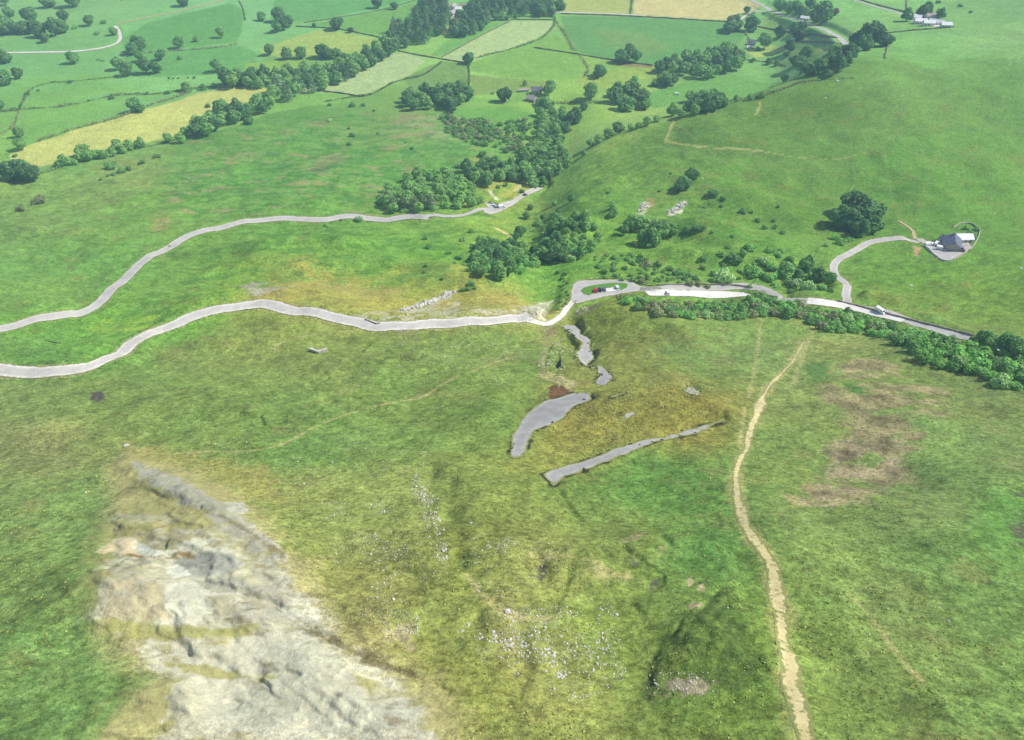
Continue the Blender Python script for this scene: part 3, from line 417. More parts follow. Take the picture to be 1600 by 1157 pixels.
# peat cracks, wet hollows and crags of the slip
for pts, wd in [([(1010, 1085), (1018, 1045), (1028, 1012)], 1.3), ([(1060, 1020), (1085, 975), (1122, 930)], .8), ([(1050, 1000), (1075, 960)], .5), ([(968, 870), (985, 882), (1000, 884)], 1.1), ([(1035, 850), (1045, 862)], 1.5), ([(1163, 1056), (1173, 1044)], .5), ([(1085, 1015), (1110, 975), (1140, 945)], .4), ([(1100, 1030), (1130, 990), (1150, 960)], .4), ([(1045, 1030), (1062, 1002)], .4), ([(1120, 1045), (1150, 1000), (1165, 975)], .35), ([(1032, 1000), (1052, 985)], .35)]:
    stroke(pts, wd, (70, 86, 50), soft=.4, jag=1.1, amt=.6)
for pts in [[(836, 885), (850, 880), (856, 892), (846, 908), (838, 900)], [(1017, 908), (1028, 904), (1030, 918), (1018, 926)], [(980, 868), (1000, 880), (990, 884)]]:
    area(pts, (110, 106, 96), soft=.5, jag=1.2, thr=(-.2, .3, 2, .8), var=.5)
area([(1005, 1085), (1020, 1030), (1060, 985), (1120, 925), (1165, 940), (1195, 1000), (1205, 1060), (1150, 1085)], (84, 112, 48), soft=2, jag=4, js=10, thr=(-.1, .4, 5, .7), amt=.7, var=.3)
area([(1030, 1064), (1060, 1054), (1110, 1056), (1128, 1068), (1110, 1090), (1040, 1086)], (150, 142, 122), soft=.8, jag=3.5, thr=(-.1, .35, 3, .6), var=.4)
area([(830, 866), (900, 866), (960, 895), (1000, 905), (960, 912), (880, 890)], (190, 178, 124), soft=3, jag=4, thr=(-.1, .4, 6, .6), amt=.7)
area([(1030, 855), (1040, 848), (1046, 862), (1030, 868)], (166, 150, 118), soft=.8, jag=1, thr=(-.2, .3, 2, .8))
area([(970, 845), (990, 835), (1010, 832), (1000, 842), (975, 850)], (160, 150, 120), soft=1, jag=1.5, amt=.7)
for pts in [[(1072, 908), (1080, 902), (1085, 912), (1075, 918)], [(1090, 915), (1100, 910), (1102, 924), (1092, 922)], [(1075, 945), (1095, 942), (1100, 948), (1080, 952)]]:
    area(pts, (188, 172, 140), soft=.5, jag=.8)
area([(858, 606), (866, 601), (880, 603), (888, 612), (898, 612), (892, 622), (872, 628), (858, 624)], (122, 84, 62), soft=.5, jag=.9, var=.3)
area([(840, 585), (850, 578), (890, 590), (905, 598), (898, 612), (882, 606), (868, 598), (845, 590)], (178, 166, 120), soft=.8, jag=1.5, thr=(-.3, .3, 2, .8), var=.4)
area([(852, 510), (872, 508), (874, 525), (860, 530), (850, 585), (842, 585), (846, 540)], (150, 136, 104), soft=1, jag=1.5, thr=(-.2, .3, 3, .8), amt=.8)
area([(898, 482), (940, 476), (918, 490), (905, 498), (898, 496)], (160, 148, 120), soft=1, jag=1.5, thr=(-.2, .3, 2.5, .8), var=.4)
area([(1000, 325), (1008, 314), (1016, 322), (1005, 336), (995, 338)], (206, 198, 186), soft=.8, jag=1.6, thr=(-.2, .3, 3, .8))
area([(1043, 335), (1055, 322), (1070, 315), (1072, 322), (1060, 334), (1048, 338)], (210, 206, 200), soft=.8, jag=1.4, thr=(-.3, .3, 3, .8))
area([(1010, 310), (1025, 312), (1020, 322)], (180, 160, 106), soft=1.5, jag=2, amt=.8)
area([(1425, 385), (1440, 387), (1437, 402), (1428, 398)], (190, 164, 126), soft=.7, jag=1.2)
# dark margins where turf overhangs the broken tarmac, gritty margins along the roads
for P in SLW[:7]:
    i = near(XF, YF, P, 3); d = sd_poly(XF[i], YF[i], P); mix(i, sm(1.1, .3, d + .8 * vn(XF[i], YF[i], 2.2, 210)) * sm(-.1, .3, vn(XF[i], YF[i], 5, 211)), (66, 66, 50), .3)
for name, key, P, wid, mat, jag in ribbons:
    i = near(XF, YF, P[:, :2], 10); d, _, _ = seg_d(XF[i], YF[i], P[::2, :2]); d = d - wid / 2 + 1.0 * fbm(XF[i], YF[i], 7, 215, 4)
    mix(i, sm(.9, .1, d) * .75, (180, 168, 128) if mat != 'tar' else (150, 158, 104), .2)
for key in ('loop', 'yard', 'stop'):
    P = PADW[key]; i = near(XF, YF, P, 5); mix(i, sm(1.0, .2, sd_poly(XF[i], YF[i], P) + .6 * fbm(XF[i], YF[i], 4, 216, 3)) * .8, (176, 170, 128), .2)
PATH = [(1262, 1175), (1248, 1110), (1236, 1062), (1223, 1000), (1218, 950), (1211, 910), (1203, 880), (1185, 850), (1168, 826), (1159, 800), (1152, 775), (1149, 745), (1157, 718), (1167, 700), (1173, 672), (1184, 642), (1195, 615), (1215, 590), (1240, 562), (1255, 535)]
PATHW = [3.0, 3.0, 3.0, 3.0, 2.8, 2.7, 2.7, 2.3, 2.3, 1.7, 2.0, 2.2, 4.2, 1.7, 1.7, 1.6, 1.3, 1.0, .9, .6]
_pp = W(PATH)
i = near(XF, YF, _pp[:, :2], 14); d, _, v = seg_d(XF[i], YF[i], spline(_pp, 4)[:, :2]); mix(i, sm(2.8, .5, d + 1.2 * fbm(XF[i], YF[i], 7, 220, 4)) * .7, (180, 176, 112), .2)

ALB = np.array([.775, .80, .63]); HAZE = 0.0002
_l = (G @ np.array([.25, .65, .1]))[:, None]; G = _l + (G - _l) * (.95 - .12 * sm(330, 230, YF))[:, None]
G = np.clip(G * ALB, 0.004, 0.85)

def mesh_np(name, V, Fc, mats, smooth=True, col=None):
    me = bpy.data.meshes.new(name); nv = len(V); Fc = np.asarray(Fc, np.int32); nf, k = Fc.shape
    me.vertices.add(nv); me.vertices.foreach_set('co', np.ascontiguousarray(V, np.float32).ravel())
    me.loops.add(nf * k); me.loops.foreach_set('vertex_index', Fc.ravel())
    me.polygons.add(nf); me.polygons.foreach_set('loop_start', np.arange(0, nf * k, k, dtype=np.int32))
    try: me.polygons.foreach_set('loop_total', np.full(nf, k, np.int32))
    except Exception: pass
    me.update(calc_edges=True)
    me.polygons.foreach_set('use_smooth', np.full(nf, smooth))
    if col is not None:
        a = me.color_attributes.new('ground_colour', 'FLOAT_COLOR', 'POINT')
        a.data.foreach_set('color', np.concatenate([col, BARE[:, None] if nv == len(BARE) else np.zeros((nv, 1))], 1).astype(np.float32).ravel())
    for m in mats: me.materials.append(m)
    me.validate(); return me

# ------------------------------------------------------------------ materials
def new_mat(name, rough=0.9, spec=0.2):
    m = bpy.data.materials.new(name); m.use_nodes = True; n = m.node_tree; b = n.nodes['Principled BSDF']
    b.inputs['Roughness'].default_value = rough; b.inputs['Specular IOR Level'].default_value = spec
    return m, n, b
def nd(n, t, **kw):
    o = n.nodes.new(t)
    for k, v in kw.items(): setattr(o, k, v)
    return o
def noise(n, scale, detail=4, vec=None, rough=0.6, dist=0.0):
    o = nd(n, 'ShaderNodeTexNoise'); o.inputs['Scale'].default_value = scale; o.inputs['Detail'].default_value = detail
    o.inputs['Roughness'].default_value = rough; o.inputs['Distortion'].default_value = dist
    if vec is not None: n.links.new(vec, o.inputs['Vector'])
    return o.outputs['Fac']
def remap(n, s, a, b, c, d):
    o = nd(n, 'ShaderNodeMapRange'); n.links.new(s, o.inputs[0])
    for i, v in enumerate((a, b, c, d)): o.inputs[1 + i].default_value = v
    return o.outputs[0]
def mixc(n, f, a, b, mode='MIX'):
    o = nd(n, 'ShaderNodeMix', data_type='RGBA', blend_type=mode)
    for s, i in ((f, 0), (a, 6), (b, 7)):
        if isinstance(s, (int, float)): o.inputs[i].default_value = s
        elif isinstance(s, (tuple, list, np.ndarray)): o.inputs[i].default_value = (*[float(q) for q in s[:3]], 1)
        else: n.links.new(s, o.inputs[i])
    return o.outputs[2]
def mul(n, a, b):
    o = nd(n, 'ShaderNodeMath', operation='MULTIPLY')
    for i, s in enumerate((a, b)):
        if isinstance(s, (int, float)): o.inputs[i].default_value = s
        else: n.links.new(s, o.inputs[i])
    return o.outputs[0]
def scaled(n, vec, f):
    o = nd(n, 'ShaderNodeVectorMath', operation='SCALE'); n.links.new(vec, o.inputs[0])
    if isinstance(f, (int, float)): o.inputs['Scale'].default_value = f
    else: n.links.new(f, o.inputs['Scale'])
    return o.outputs[0]
def bump(n, b, h, dist, strength=0.6):
    o = nd(n, 'ShaderNodeBump'); o.inputs['Distance'].default_value = dist; o.inputs['Strength'].default_value = strength
    n.links.new(h, o.inputs['Height']); n.links.new(o.outputs[0], b.inputs['Normal'])
def objc(n): return nd(n, 'ShaderNodeTexCoord').outputs['Object']
def stretch(n, vec, s, rz=0.0):
    o = nd(n, 'ShaderNodeMapping'); n.links.new(vec, o.inputs[0]); o.inputs['Scale'].default_value = s; o.inputs['Rotation'].default_value = (0, 0, rz); return o.outputs[0]

m_ground, n, b = new_mat('grassland', 1.0, 0.08)
at = nd(n, 'ShaderNodeAttribute', attribute_name='ground_colour'); v = objc(n)
f1 = noise(n, 0.9, 8, stretch(n, v, (0.85, 1, 1), .2), 0.74); f2 = noise(n, 3.2, 5, v, .72); f3 = noise(n, 0.07, 5, v, .62)
bare = at.outputs['Alpha']; c0 = at.outputs['Color']
c = scaled(n, c0, remap(n, f1, .36, .64, .52, 1.48)); c = scaled(n, c, remap(n, f2, .32, .68, .58, 1.42))
c = mixc(n, mul(n, bare, .72), c, c0); c = scaled(n, c, remap(n, f3, .3, .7, .93, 1.07))
warm = noise(n, 0.5, 7, v, .72)
c = mixc(n, mul(n, remap(n, warm, .48, .68, 0, .5), remap(n, bare, 0, 1, 1, .3)), c, mixc(n, 1.0, c, (1.16, 1.0, .86), 'MULTIPLY'))
n.links.new(c, b.inputs['Base Color'])
hh = nd(n, 'ShaderNodeMath', operation='ADD'); n.links.new(mul(n, noise(n, 1.6, 6, v, .7), .35), hh.inputs[0]); n.links.new(mul(n, noise(n, .3, 5, v, .65), 1.3), hh.inputs[1]); bump(n, b, hh.outputs[0], 1.0, .55)

def surfacing(name, ca, cb, cc, sc=1.0, rough=.9, stain=(.4, .62), turf=.75, rim=.5):
    m, n, b = new_mat(name, rough, .25); v = objc(n); ed = nd(n, 'ShaderNodeAttribute', attribute_name='edge').outputs['Fac']
    c = mixc(n, remap(n, noise(n, .22 * sc, 5, v, .65), .35, .65, 0, 1), lin(ca), lin(cb))
    c = mixc(n, remap(n, noise(n, .5 * sc, 6, v, .72, .6), stain[0] + .18, stain[1] + .1, 0, .8), c, lin(cc))
    c = mixc(n, mul(n, remap(n, ed, .15, .9, rim, 0), remap(n, noise(n, .35, 4, v, .7), .38, .6, 0, 1)), c, lin(cc) * 1.1)
    c = mixc(n, remap(n, noise(n, 1.1, 4, v, .7, 1.5), .60, .66, 0, .5), c, lin(ca) * .72)
    c = scaled(n, c, remap(n, noise(n, 3.5 * sc, 4, v, .7), .3, .7, .82, 1.16))
    c = scaled(n, c, remap(n, noise(n, .06, 3, v, .6), .35, .65, .9, 1.08)); c = scaled(n, c, remap(n, ed, .5, 1, 1.03, .95))
    df = nd(n, 'ShaderNodeMath', operation='SUBTRACT'); n.links.new(mul(n, remap(n, noise(n, .75, 7, v, .75), .3, .7, 0, 1), turf), df.inputs[0]); n.links.new(ed, df.inputs[1])
    gr = scaled(n, mixc(n, noise(n, .4, 4, v), lin((130, 148, 80)) * .78, lin((164, 158, 102)) * .78), remap(n, noise(n, 2.4, 4, v, .7), .3, .7, .7, 1.3))
    c = mixc(n, remap(n, df.outputs[0], -.03, .08, 0, 1), c, gr); n.links.new(c, b.inputs['Base Color'])
    bump(n, b, noise(n, 2.5 * sc, 5, v, .7), .08, .4); return m
m_tar = surfacing('pale_tarmac', (188, 185, 179), (174, 171, 166), (206, 201, 190), turf=.3)
m_old = surfacing('old_gritty_tarmac', (202, 198, 190), (182, 178, 172), (224, 220, 210), turf=.5, rim=1.0)
m_grit = surfacing('pale_grit', (226, 222, 214), (208, 202, 190), (232, 228, 222), 1.4, turf=.7)
m_dirt = surfacing('trodden_earth', (190, 176, 134), (176, 166, 116), (204, 190, 156), 1.6, turf=.9)
m_path = surfacing('worn_path_earth', (214, 200, 152), (190, 178, 124), (232, 222, 198), 2.0, turf=1.5, rim=.2)
m_slab = surfacing('broken_tarmac', (160, 159, 158), (144, 143, 142), (184, 180, 170), 1.2, turf=.5)
m_white = surfacing('white_chippings', (230, 227, 221), (218, 215, 208), (200, 196, 188), 2, turf=.5)
def plain(name, c, rough=.8, var=.12, sc=2.0, spec=.3, metal=0.0):
    m, n, b = new_mat(name, rough, spec); v = objc(n); b.inputs['Metallic'].default_value = metal
    cc = mixc(n, remap(n, noise(n, sc, 4, v, .65), .3, .7, 0, 1), lin(c) * (1 - var), np.clip(lin(c) * (1 + var), 0, .95)); n.links.new(cc, b.inputs['Base Color']); return m
def gloss(name, c, rough=.25): return plain(name, c, rough, .02, .5, .5)
m_stone = plain('gritstone', (158, 148, 128), .95, .35, 1.6)
m_stonep = plain('pale_limestone', (196, 192, 182), .95, .3, .35)
m_stoney = plain('lichened_stone', (188, 178, 140), .95, .25, 1.8)
m_walls = plain('dark_field_wall', (118, 116, 92), .95, .4, .35)
m_slate = plain('slate_roof', (112, 112, 128), .7, .14, 1.4); m_slated = plain('dark_slate_roof', (100, 104, 128), .7, .14, 1.4)
m_stoneroof = plain('stone_flag_roof', (176, 164, 160), .85, .16, 1.2); m_whiteroof = plain('white_sheet_roof', (236, 236, 236), .6, .05, .6)
m_render = plain('whitewashed_wall', (226, 222, 218), .9, .06, .8); m_masonry = plain('coursed_stone_wall', (186, 176, 158), .95, .16, 1.5)
m_glass = gloss('dark_window_glass', (50, 58, 68), .1); m_door = plain('painted_door', (84, 92, 90), .6); m_frame = plain('white_frame', (232, 232, 228), .6)
m_tyre = plain('tyre_rubber', (30, 30, 31), .9); m_lamp = gloss('lamp_glass', (220, 222, 226), .12); m_tail = gloss('red_lamp_glass', (150, 20, 18), .2); m_trim = plain('dark_trim', (40, 41, 43), .6)
m_wood = plain('weathered_timber', (140, 126, 104), .9, .2, 3); m_bark = plain('bark', (88, 78, 64), .95, .25, 4)
m_water, n, b = new_mat('dark_peaty_water', .06, .5); b.inputs['Base Color'].default_value = (.006, .009, .016, 1); bump(n, b, noise(n, 1.5, 3, objc(n)), .02, .2)
m_reed = plain('dry_rush', (172, 160, 98), .95, .3, 2)

def leafmat(name, dark, light, alt=None, amt=.25):
    m, n, b = new_mat(name, .75, .18); v = objc(n); oi = nd(n, 'ShaderNodeObjectInfo')
    c = mixc(n, remap(n, noise(n, 1.3, 3, v, .6), .32, .68, 0, 1), lin(dark), lin(light))
    if alt is not None: c = mixc(n, remap(n, oi.outputs['Random'], 1 - amt * 2, 1, 0, .8), c, lin(alt))
    r2 = nd(n, 'ShaderNodeMath', operation='FRACT'); n.links.new(mul(n, oi.outputs['Random'], 7.31), r2.inputs[0])
    c = scaled(n, c, remap(n, r2.outputs[0], 0, 1, 1.08, 1.85)); n.links.new(c, b.inputs['Base Color'])
    tr = nd(n, 'ShaderNodeBsdfTranslucent'); n.links.new(c, tr.inputs[0]); mx = nd(n, 'ShaderNodeMixShader'); mx.inputs[0].default_value = .25
    n.links.new(b.outputs[0], mx.inputs[1]); n.links.new(tr.outputs[0], mx.inputs[2]); n.links.new(mx.outputs[0], n.nodes['Material Output'].inputs[0]); return m
L_BROAD = leafmat('broadleaf_foliage', (70, 111, 61), (111, 154, 78), (121, 159, 85))
L_DARK = leafmat('dark_broadleaf_foliage', (61, 99, 61), (97, 138, 75))
L_CON = leafmat('conifer_foliage', (68, 106, 68), (104, 140, 85), (123, 140, 102))
L_BROWN = leafmat('bare_brown_conifer_foliage', (106, 123, 92), (140, 150, 114))
L_SHRUB = leafmat('scrub_foliage', (90, 140, 68), (135, 188, 92), (140, 164, 111), .2)
L_SHRUBD = leafmat('dark_scrub_foliage', (68, 111, 61), (109, 152, 78))
L_GREY = leafmat('grey_brown_scrub_foliage', (112, 124, 84), (146, 154, 106))
L_HEDGE = leafmat('hedge_foliage', (85, 111, 68), (123, 145, 87), (145, 140, 97), .3)
L_GOLD = leafmat('gold_foliage', (164, 188, 66), (212, 226, 85)); L_WHITE = leafmat('blossom', (120, 140, 96), (196, 204, 172)); L_RED = leafmat('copper_foliage', (106, 73, 66), (145, 102, 87))

def put(name, me, parent=None, kind=None, label=None, cat=None, group=None, loc=None):
    o = bpy.data.objects.new(name, me); COL.objects.link(o)
    if parent is not None: o.parent = parent
    if loc is not None: o.location = loc
    if kind: o['kind'] = kind
    if label: o['label'] = label
    if cat: o['category'] = cat
    if group: o['group'] = group
    return o

# ------------------------------------------------------------------ ground sheet
ii = np.arange(NRW * NC).reshape(NRW, NC)
quads = np.stack([ii[:-1, :-1], ii[:-1, 1:], ii[1:, 1:], ii[1:, :-1]], -1).reshape(-1, 4)
put('ground', mesh_np('ground', np.stack([XF, YF, ZG.ravel()], 1), quads, [m_ground], True, G), kind='structure', label='rough green hillside running down to hedged valley pastures', cat='ground')

# ------------------------------------------------------------------ roads, tracks and paths
def ribbon(name, P, wid, mat, jag, label, cat, seed, lift=.09, widths=None):
    n = len(P); t = np.gradient(P[:, :2], axis=0); t /= np.linalg.norm(t, axis=1)[:, None] + 1e-9; nr = np.stack([-t[:, 1], t[:, 0]], 1)
    s = np.arange(n) * 1.0; wl = (widths if widths is not None else np.full(n, wid)) / 2
    a = wl * 1 + jag * fbm(s, s * 0, 7, seed, 4); c = wl * 1 + jag * fbm(s, s * 0 + 50, 7, seed + 9, 4)
    cols = [(-1, -.55, 0)] + [(k, lift, e) for k, e in ((-1, 0), (-.78, .45), (-.4, 1), (0, 1), (.4, 1), (.78, .45), (1, 0))] + [(1, -.55, 0)]; V = []; K = len(cols)
    for k, dz, e in cols:
        off = np.where(k < 0, a, c) * k; q = P[:, :2] + nr * off[:, None]; V.append(np.stack([q[:, 0], q[:, 1], HR(q[:, 0], q[:, 1]) + dz], 1))
    V = np.stack(V, 1).reshape(-1, 3); ix = np.arange(n * K).reshape(n, K)
    f = np.stack([ix[:-1, :-1], ix[:-1, 1:], ix[1:, 1:], ix[1:, :-1]], -1).reshape(-1, 4)[:, ::-1]
    me = mesh_np(name, V, f, [mat], False); at_ = me.attributes.new('edge', 'FLOAT', 'POINT'); at_.data.foreach_set('value', np.tile(np.array([q[2] for q in cols], np.float32), n))
    return put(name, me, kind='structure', label=label, cat=cat)
RL = {'lower': 'grey road sweeping in a long bend across the middle slope', 'thin': 'narrow overgrown end of the grey middle road beside the conifers', 'main': 'pale abandoned road curving along the terrace below the hill',
      'right': 'grey road running right from the turning loop behind the scrub', 'house lane': 'S-shaped grey lane climbing to the lone house', 'fork': 'short earth spur leaving the bend above the house lane', 'link': 'pale gritty track linking the abandoned road to the turning loop',
      'far pale': 'white farm track across the far left pastures', 'far pale two': 'thin earth track continuing behind the far pastures', 'far right': 'grey valley road running down to the wood at top right',
      'far lane': 'narrow pale lane along the foot of the straw field', 'far lane two': 'grey lane leading to the white farm at top right'}
MM = {'tar': m_tar, 'old': m_old, 'grit': m_grit, 'dirt': m_dirt}
for k, (name, key, P, wid, mat, jag) in enumerate(ribbons):
    ribbon(name, P, wid, MM[mat], jag, RL[key], name, 300 + k, .10 + .012 * (k % 3) + (.06 if key in ('thin', 'fork', 'far lane') else 0))
Pp = spline(_pp, 1.2); wp = np.interp(np.linspace(0, 1, len(Pp)), np.linspace(0, 1, len(PATHW)), PATHW)
_old = HR
def drape(name, P, mat, label, cat, lift=.1, jag=.25, step=.8, inner=2.0, seed=400, kind='structure', skirt=.5, hole=None, bank=0.0, edge=1.4):
    """a surfaced area lying on the ground, cut to the outline P with a slightly ragged edge and real thickness"""
    Q = []; N = len(P)
    for i in range(N):
        a, b_ = P[i], P[(i + 1) % N]; m = max(1, int(np.linalg.norm(b_ - a) / step))
        for k in range(m): Q.append(a + (b_ - a) * k / m)
    Q = np.array(Q); t = np.roll(Q, -1, 0) - np.roll(Q, 1, 0); t /= np.linalg.norm(t, axis=1)[:, None] + 1e-9
    Q = Q + np.stack([t[:, 1], -t[:, 0]], 1) * (jag * fbm(Q[:, 0], Q[:, 1], 3.2, seed, 4))[:, None]
    x0, y0 = Q.min(0); x1, y1 = Q.max(0); gx, gy = np.meshgrid(np.arange(x0, x1, inner), np.arange(y0, y1, inner)); gx = gx.ravel() + RS.uniform(-.2, .2, gx.size) * inner; gy = gy.ravel()
    d = sd_poly(gx, gy, Q); I = np.stack([gx, gy], 1)[d < -inner * .45]
    A = np.vstack([Q, I]); nb = len(Q)
    r = delaunay_2d_cdt([Vector(p) for p in A], [(i, (i + 1) % nb) for i in range(nb)], [list(range(nb))], 1, 1e-5)
    V2 = np.array([tuple(p) for p in r[0]]); F3 = [list(f) for f in r[2]]
    z = HR(V2[:, 0], V2[:, 1]) + lift
    if bank: z = z + bank * sm(0, 3, -sd_poly(V2[:, 0], V2[:, 1], Q))
    V = [tuple(q) for q in np.column_stack([V2, z])]
    for i, f in enumerate(F3):
        a, b_, c_ = V2[f[0]], V2[f[1]], V2[f[2]]
        if (b_[0] - a[0]) * (c_[1] - a[1]) - (b_[1] - a[1]) * (c_[0] - a[0]) < 0: F3[i] = f[::-1]
    ec = {}
    for f in F3:
        for k in range(len(f)):
            e = (f[k], f[(k + 1) % len(f)]); ec[e] = 1
    low = {}
    for (a, b_) in list(ec):
        if (b_, a) not in ec:
            for q in (a, b_):
                if q not in low: low[q] = len(V); V.append((V[q][0], V[q][1], V[q][2] - skirt))
            F3.append([b_, a, low[a], low[b_]])
    me = bpy.data.meshes.new(name); me.from_pydata(V, [], F3); me.materials.append(mat); me.update()
    vv = np.array(V); at_ = me.attributes.new('edge', 'FLOAT', 'POINT'); at_.data.foreach_set('value', np.clip(-sd_poly(vv[:, 0], vv[:, 1], Q) / edge, 0, 1).astype(np.float32))
    return put(name, me, kind=kind, label=label, cat=cat)
loop = drape('road', PADW['loop'], m_tar, 'teardrop turning loop of grey tarmac with parked cars', 'turning loop', .10, .15)
ISL = W([(907.5, 455), (911, 451), (917.5, 448.6), (936, 445), (961, 442.5), (977.5, 443), (980.8, 446), (979, 450), (971, 453.6), (966, 452), (962, 448), (947, 450.5), (926, 454.5), (927, 459), (920, 462), (912.5, 460)])[:, :2]
drape('traffic_island', ISL, m_ground, 'grassy island inside the turning loop', 'island', .24, .15, skirt=.3)
o = COL.objects['traffic_island']; a = o.data.color_attributes.new('ground_colour', 'FLOAT_COLOR', 'POINT'); a.data.foreach_set('color', np.tile(np.append(lin((104, 152, 66)) * ALB, 1), len(o.data.vertices)).astype(np.float32))
BAY = W([(926.5, 459.6), (926, 454.8), (947, 450.8), (961.5, 448.2), (966, 452.4), (966.5, 454.6)])[:, :2]
drape('parking_bay', BAY, m_white, 'white gravel parking bay cut into the grassy island', 'parking bay', .16, .08, skirt=.15)
drape('car_park', PADW['stop'], m_tar, 'wide grey lay-by on the bend below the conifers', 'lay-by', .12, .2)
drape('courtyard', PADW['yard'], m_tar, 'pale yard in front of the lone slate house', 'yard', .20, .15)
drape('farm_yard', PADW['farm yard'], m_white, 'white farmyard at the top right farm', 'yard', .10, .4, 2, 4)
drape('farm_court', PADW['farm court'], m_dirt, 'dusty court among the trees at the top centre farm', 'yard', .10, .4, 2, 4)
drape('road_verge', PADW['verge'], m_white, 'white chippings verge along the near side of the right hand road', 'verge', .13, .3)
SN = ['jagged upper strip of broken tarmac below the turning loop', 'lower strip of broken tarmac in the slipped bank', 'small scrap of broken tarmac between two strips', 'broad curved slab of slipped road ending at a rusty pool',
      'long straight slab of slipped road crossing the lower slope', 'thin scrap of tarmac right of the rusty pool', 'small square patch of bare tarmac on the mound', 'short grey streak of tarmac on the mound crest', 'tiny grey sliver of tarmac on the mound side']
for k, (P, l) in enumerate(zip(SLW, SN)): drape('broken_road', P, m_slab, l, 'broken road', .12, .7 if k < 2 else .6, .4, 1.2, 420 + k, skirt=.7, edge=2.4 if k in (0, 3, 4) else 1.2)
_hr = HR
ribbon('footpath', Pp, 2, m_path, .7, 'worn pale footpath winding up the right hand grassland', 'footpath', 330, .05, wp)
POND = W([(868, 572), (874, 566), (873, 560), (877, 568), (877, 577), (879, 583), (874, 586), (870, 580)])[:, :2]
drape('pond', POND, m_water, 'small dark pool among the rubble above the rusty hollow', 'pool', -.25, .2, .4, 1, skirt=.2)
o = COL.objects['pond']; zz = np.median([q.co.z for q in o.data.vertices]) + .35
for q in o.data.vertices: q.co.z = zz

# ------------------------------------------------------------------ trees and shrubs: crowns of small leaf sprays round lobed limbs
def leaf_quads(C, N, S, rs, flat=.55):
    """quads of side S at points C facing about N"""
    n = len(C); D = N + flat * rs.normal(size=(n, 3)); D /= np.linalg.norm(D, axis=1)[:, None] + 1e-9
    A = np.cross(D, rs.normal(size=(n, 3))); A /= np.linalg.norm(A, axis=1)[:, None] + 1e-9; B = np.cross(D, A)
    S = np.asarray(S)[:, None] * np.ones((n, 1)); k = rs.uniform(.7, 1.2, (n, 1))
    V = np.stack([C - A * S - B * S * k * .6, C + A * S * .7 - B * S * k, C + A * S + B * S * k * .6, C - A * S * .6 + B * S * k], 1).reshape(-1, 3)
    return V, np.arange(n * 4).reshape(-1, 4)
def crown(name, lobes, n, size, mat, seed, low=0.12):
    rs = np.random.RandomState(seed); C = []; N = []
    lob = np.array(lobes); vol = lob[:, 3] ** 2; cnt = (n * vol / vol.sum()).astype(int) + 1
    for L, c in zip(lob, cnt):
        d = rs.normal(size=(c, 3)); d /= np.linalg.norm(d, axis=1)[:, None]; r = L[3] * rs.uniform(.78, 1.06, (c, 1))
        p = L[:3] + d * r * np.array([1, 1, L[4] if len(L) > 4 else .85])
        keep = p[:, 2] > low
        for M in lob:
            if M is not L: keep &= np.linalg.norm((p - M[:3]) / np.array([1, 1, M[4] if len(M) > 4 else .85]), axis=1) > M[3] * .8
        C.append(p[keep]); N.append(d[keep])
    C = np.vstack(C); N = np.vstack(N) + np.array([0, 0, .25]); V, Fq = leaf_quads(C, N, rs.uniform(.6, 1.3, len(C)) * size, rs, .42)
    return mesh_np(name, V, Fq, [mat], False)
def trunk_mesh(name, h, r, limbs, seed, mat=None):
    rs = np.random.RandomState(seed); V = []; Fq = []
    def tube(a, b, ra, rb, k=6, bend=.03):
        a = np.array(a, float); b = np.array(b, float); d = b - a; d /= np.linalg.norm(d); u = np.cross(d, [.3, .9, .1]); u /= np.linalg.norm(u); w_ = np.cross(d, u); i0 = len(V)
        for s in range(4):
            t = s / 3; c = a + (b - a) * t + u * bend * math.sin(t * 3.1); rr = ra + (rb - ra) * t
            for j in range(k): q = 2 * math.pi * j / k; V.append(c + (u * math.cos(q) + w_ * math.sin(q)) * rr)
        for s in range(3):
            for j in range(k): Fq.append([i0 + s * k + j, i0 + s * k + (j + 1) % k, i0 + (s + 1) * k + (j + 1) % k, i0 + (s + 1) * k + j])
    tube((0, 0, -.06), (rs.uniform(-.02, .02), rs.uniform(-.02, .02), h), r, r * .55)
    for j in range(limbs):
        a = 2 * math.pi * j / max(limbs, 1) + rs.uniform(-.4, .4); z0 = h * rs.uniform(.55, .98); tube((0, 0, z0), (math.cos(a) * .26, math.sin(a) * .26, z0 + rs.uniform(.2, .34)), r * .45, r * .12, 5)
    return mesh_np(name, np.array(V), np.array(Fq), [mat or m_bark], True)
def broad_lobes(seed, sq=1.0):
    rs = np.random.RandomState(seed); L = [(0, 0, .46 * sq, .36, .95)]
    for k in range(8):
        a = k * 2.4 + rs.uniform(-.4, .4); r = rs.uniform(.16, .3); z = rs.uniform(.26, .74) * sq; L.append((math.cos(a) * r, math.sin(a) * r, z, rs.uniform(.18, .27), rs.uniform(.75, .95)))
    L.append((rs.uniform(-.08, .08), rs.uniform(-.08, .08), .8 * sq, .2, .9)); return L
def con_lobes(seed):
    rs = np.random.RandomState(seed); L = []
    for k in range(9):
        t = k / 8; rr = .34 * (1 - t) ** .8 + .06
        for j in range(3 if t < .7 else 1):
            a = k * 1.3 + j * 2.1 + rs.uniform(-.3, .3); q = rr * .55 if t < .7 else 0; L.append((math.cos(a) * q, math.sin(a) * q, .3 + 1.25 * t, rr * .75, .7))
    return L
def shrub_lobes(seed):
    rs = np.random.RandomState(seed); L = [(0, 0, .25, .3, .9)]
    for k in range(6):
        a = k * 2.1 + rs.uniform(-.5, .5); r = rs.uniform(.18, .32); L.append((math.cos(a) * r, math.sin(a) * r, rs.uniform(.14, .4), rs.uniform(.13, .22), rs.uniform(.8, 1.1)))
    return L
PROTO = {}
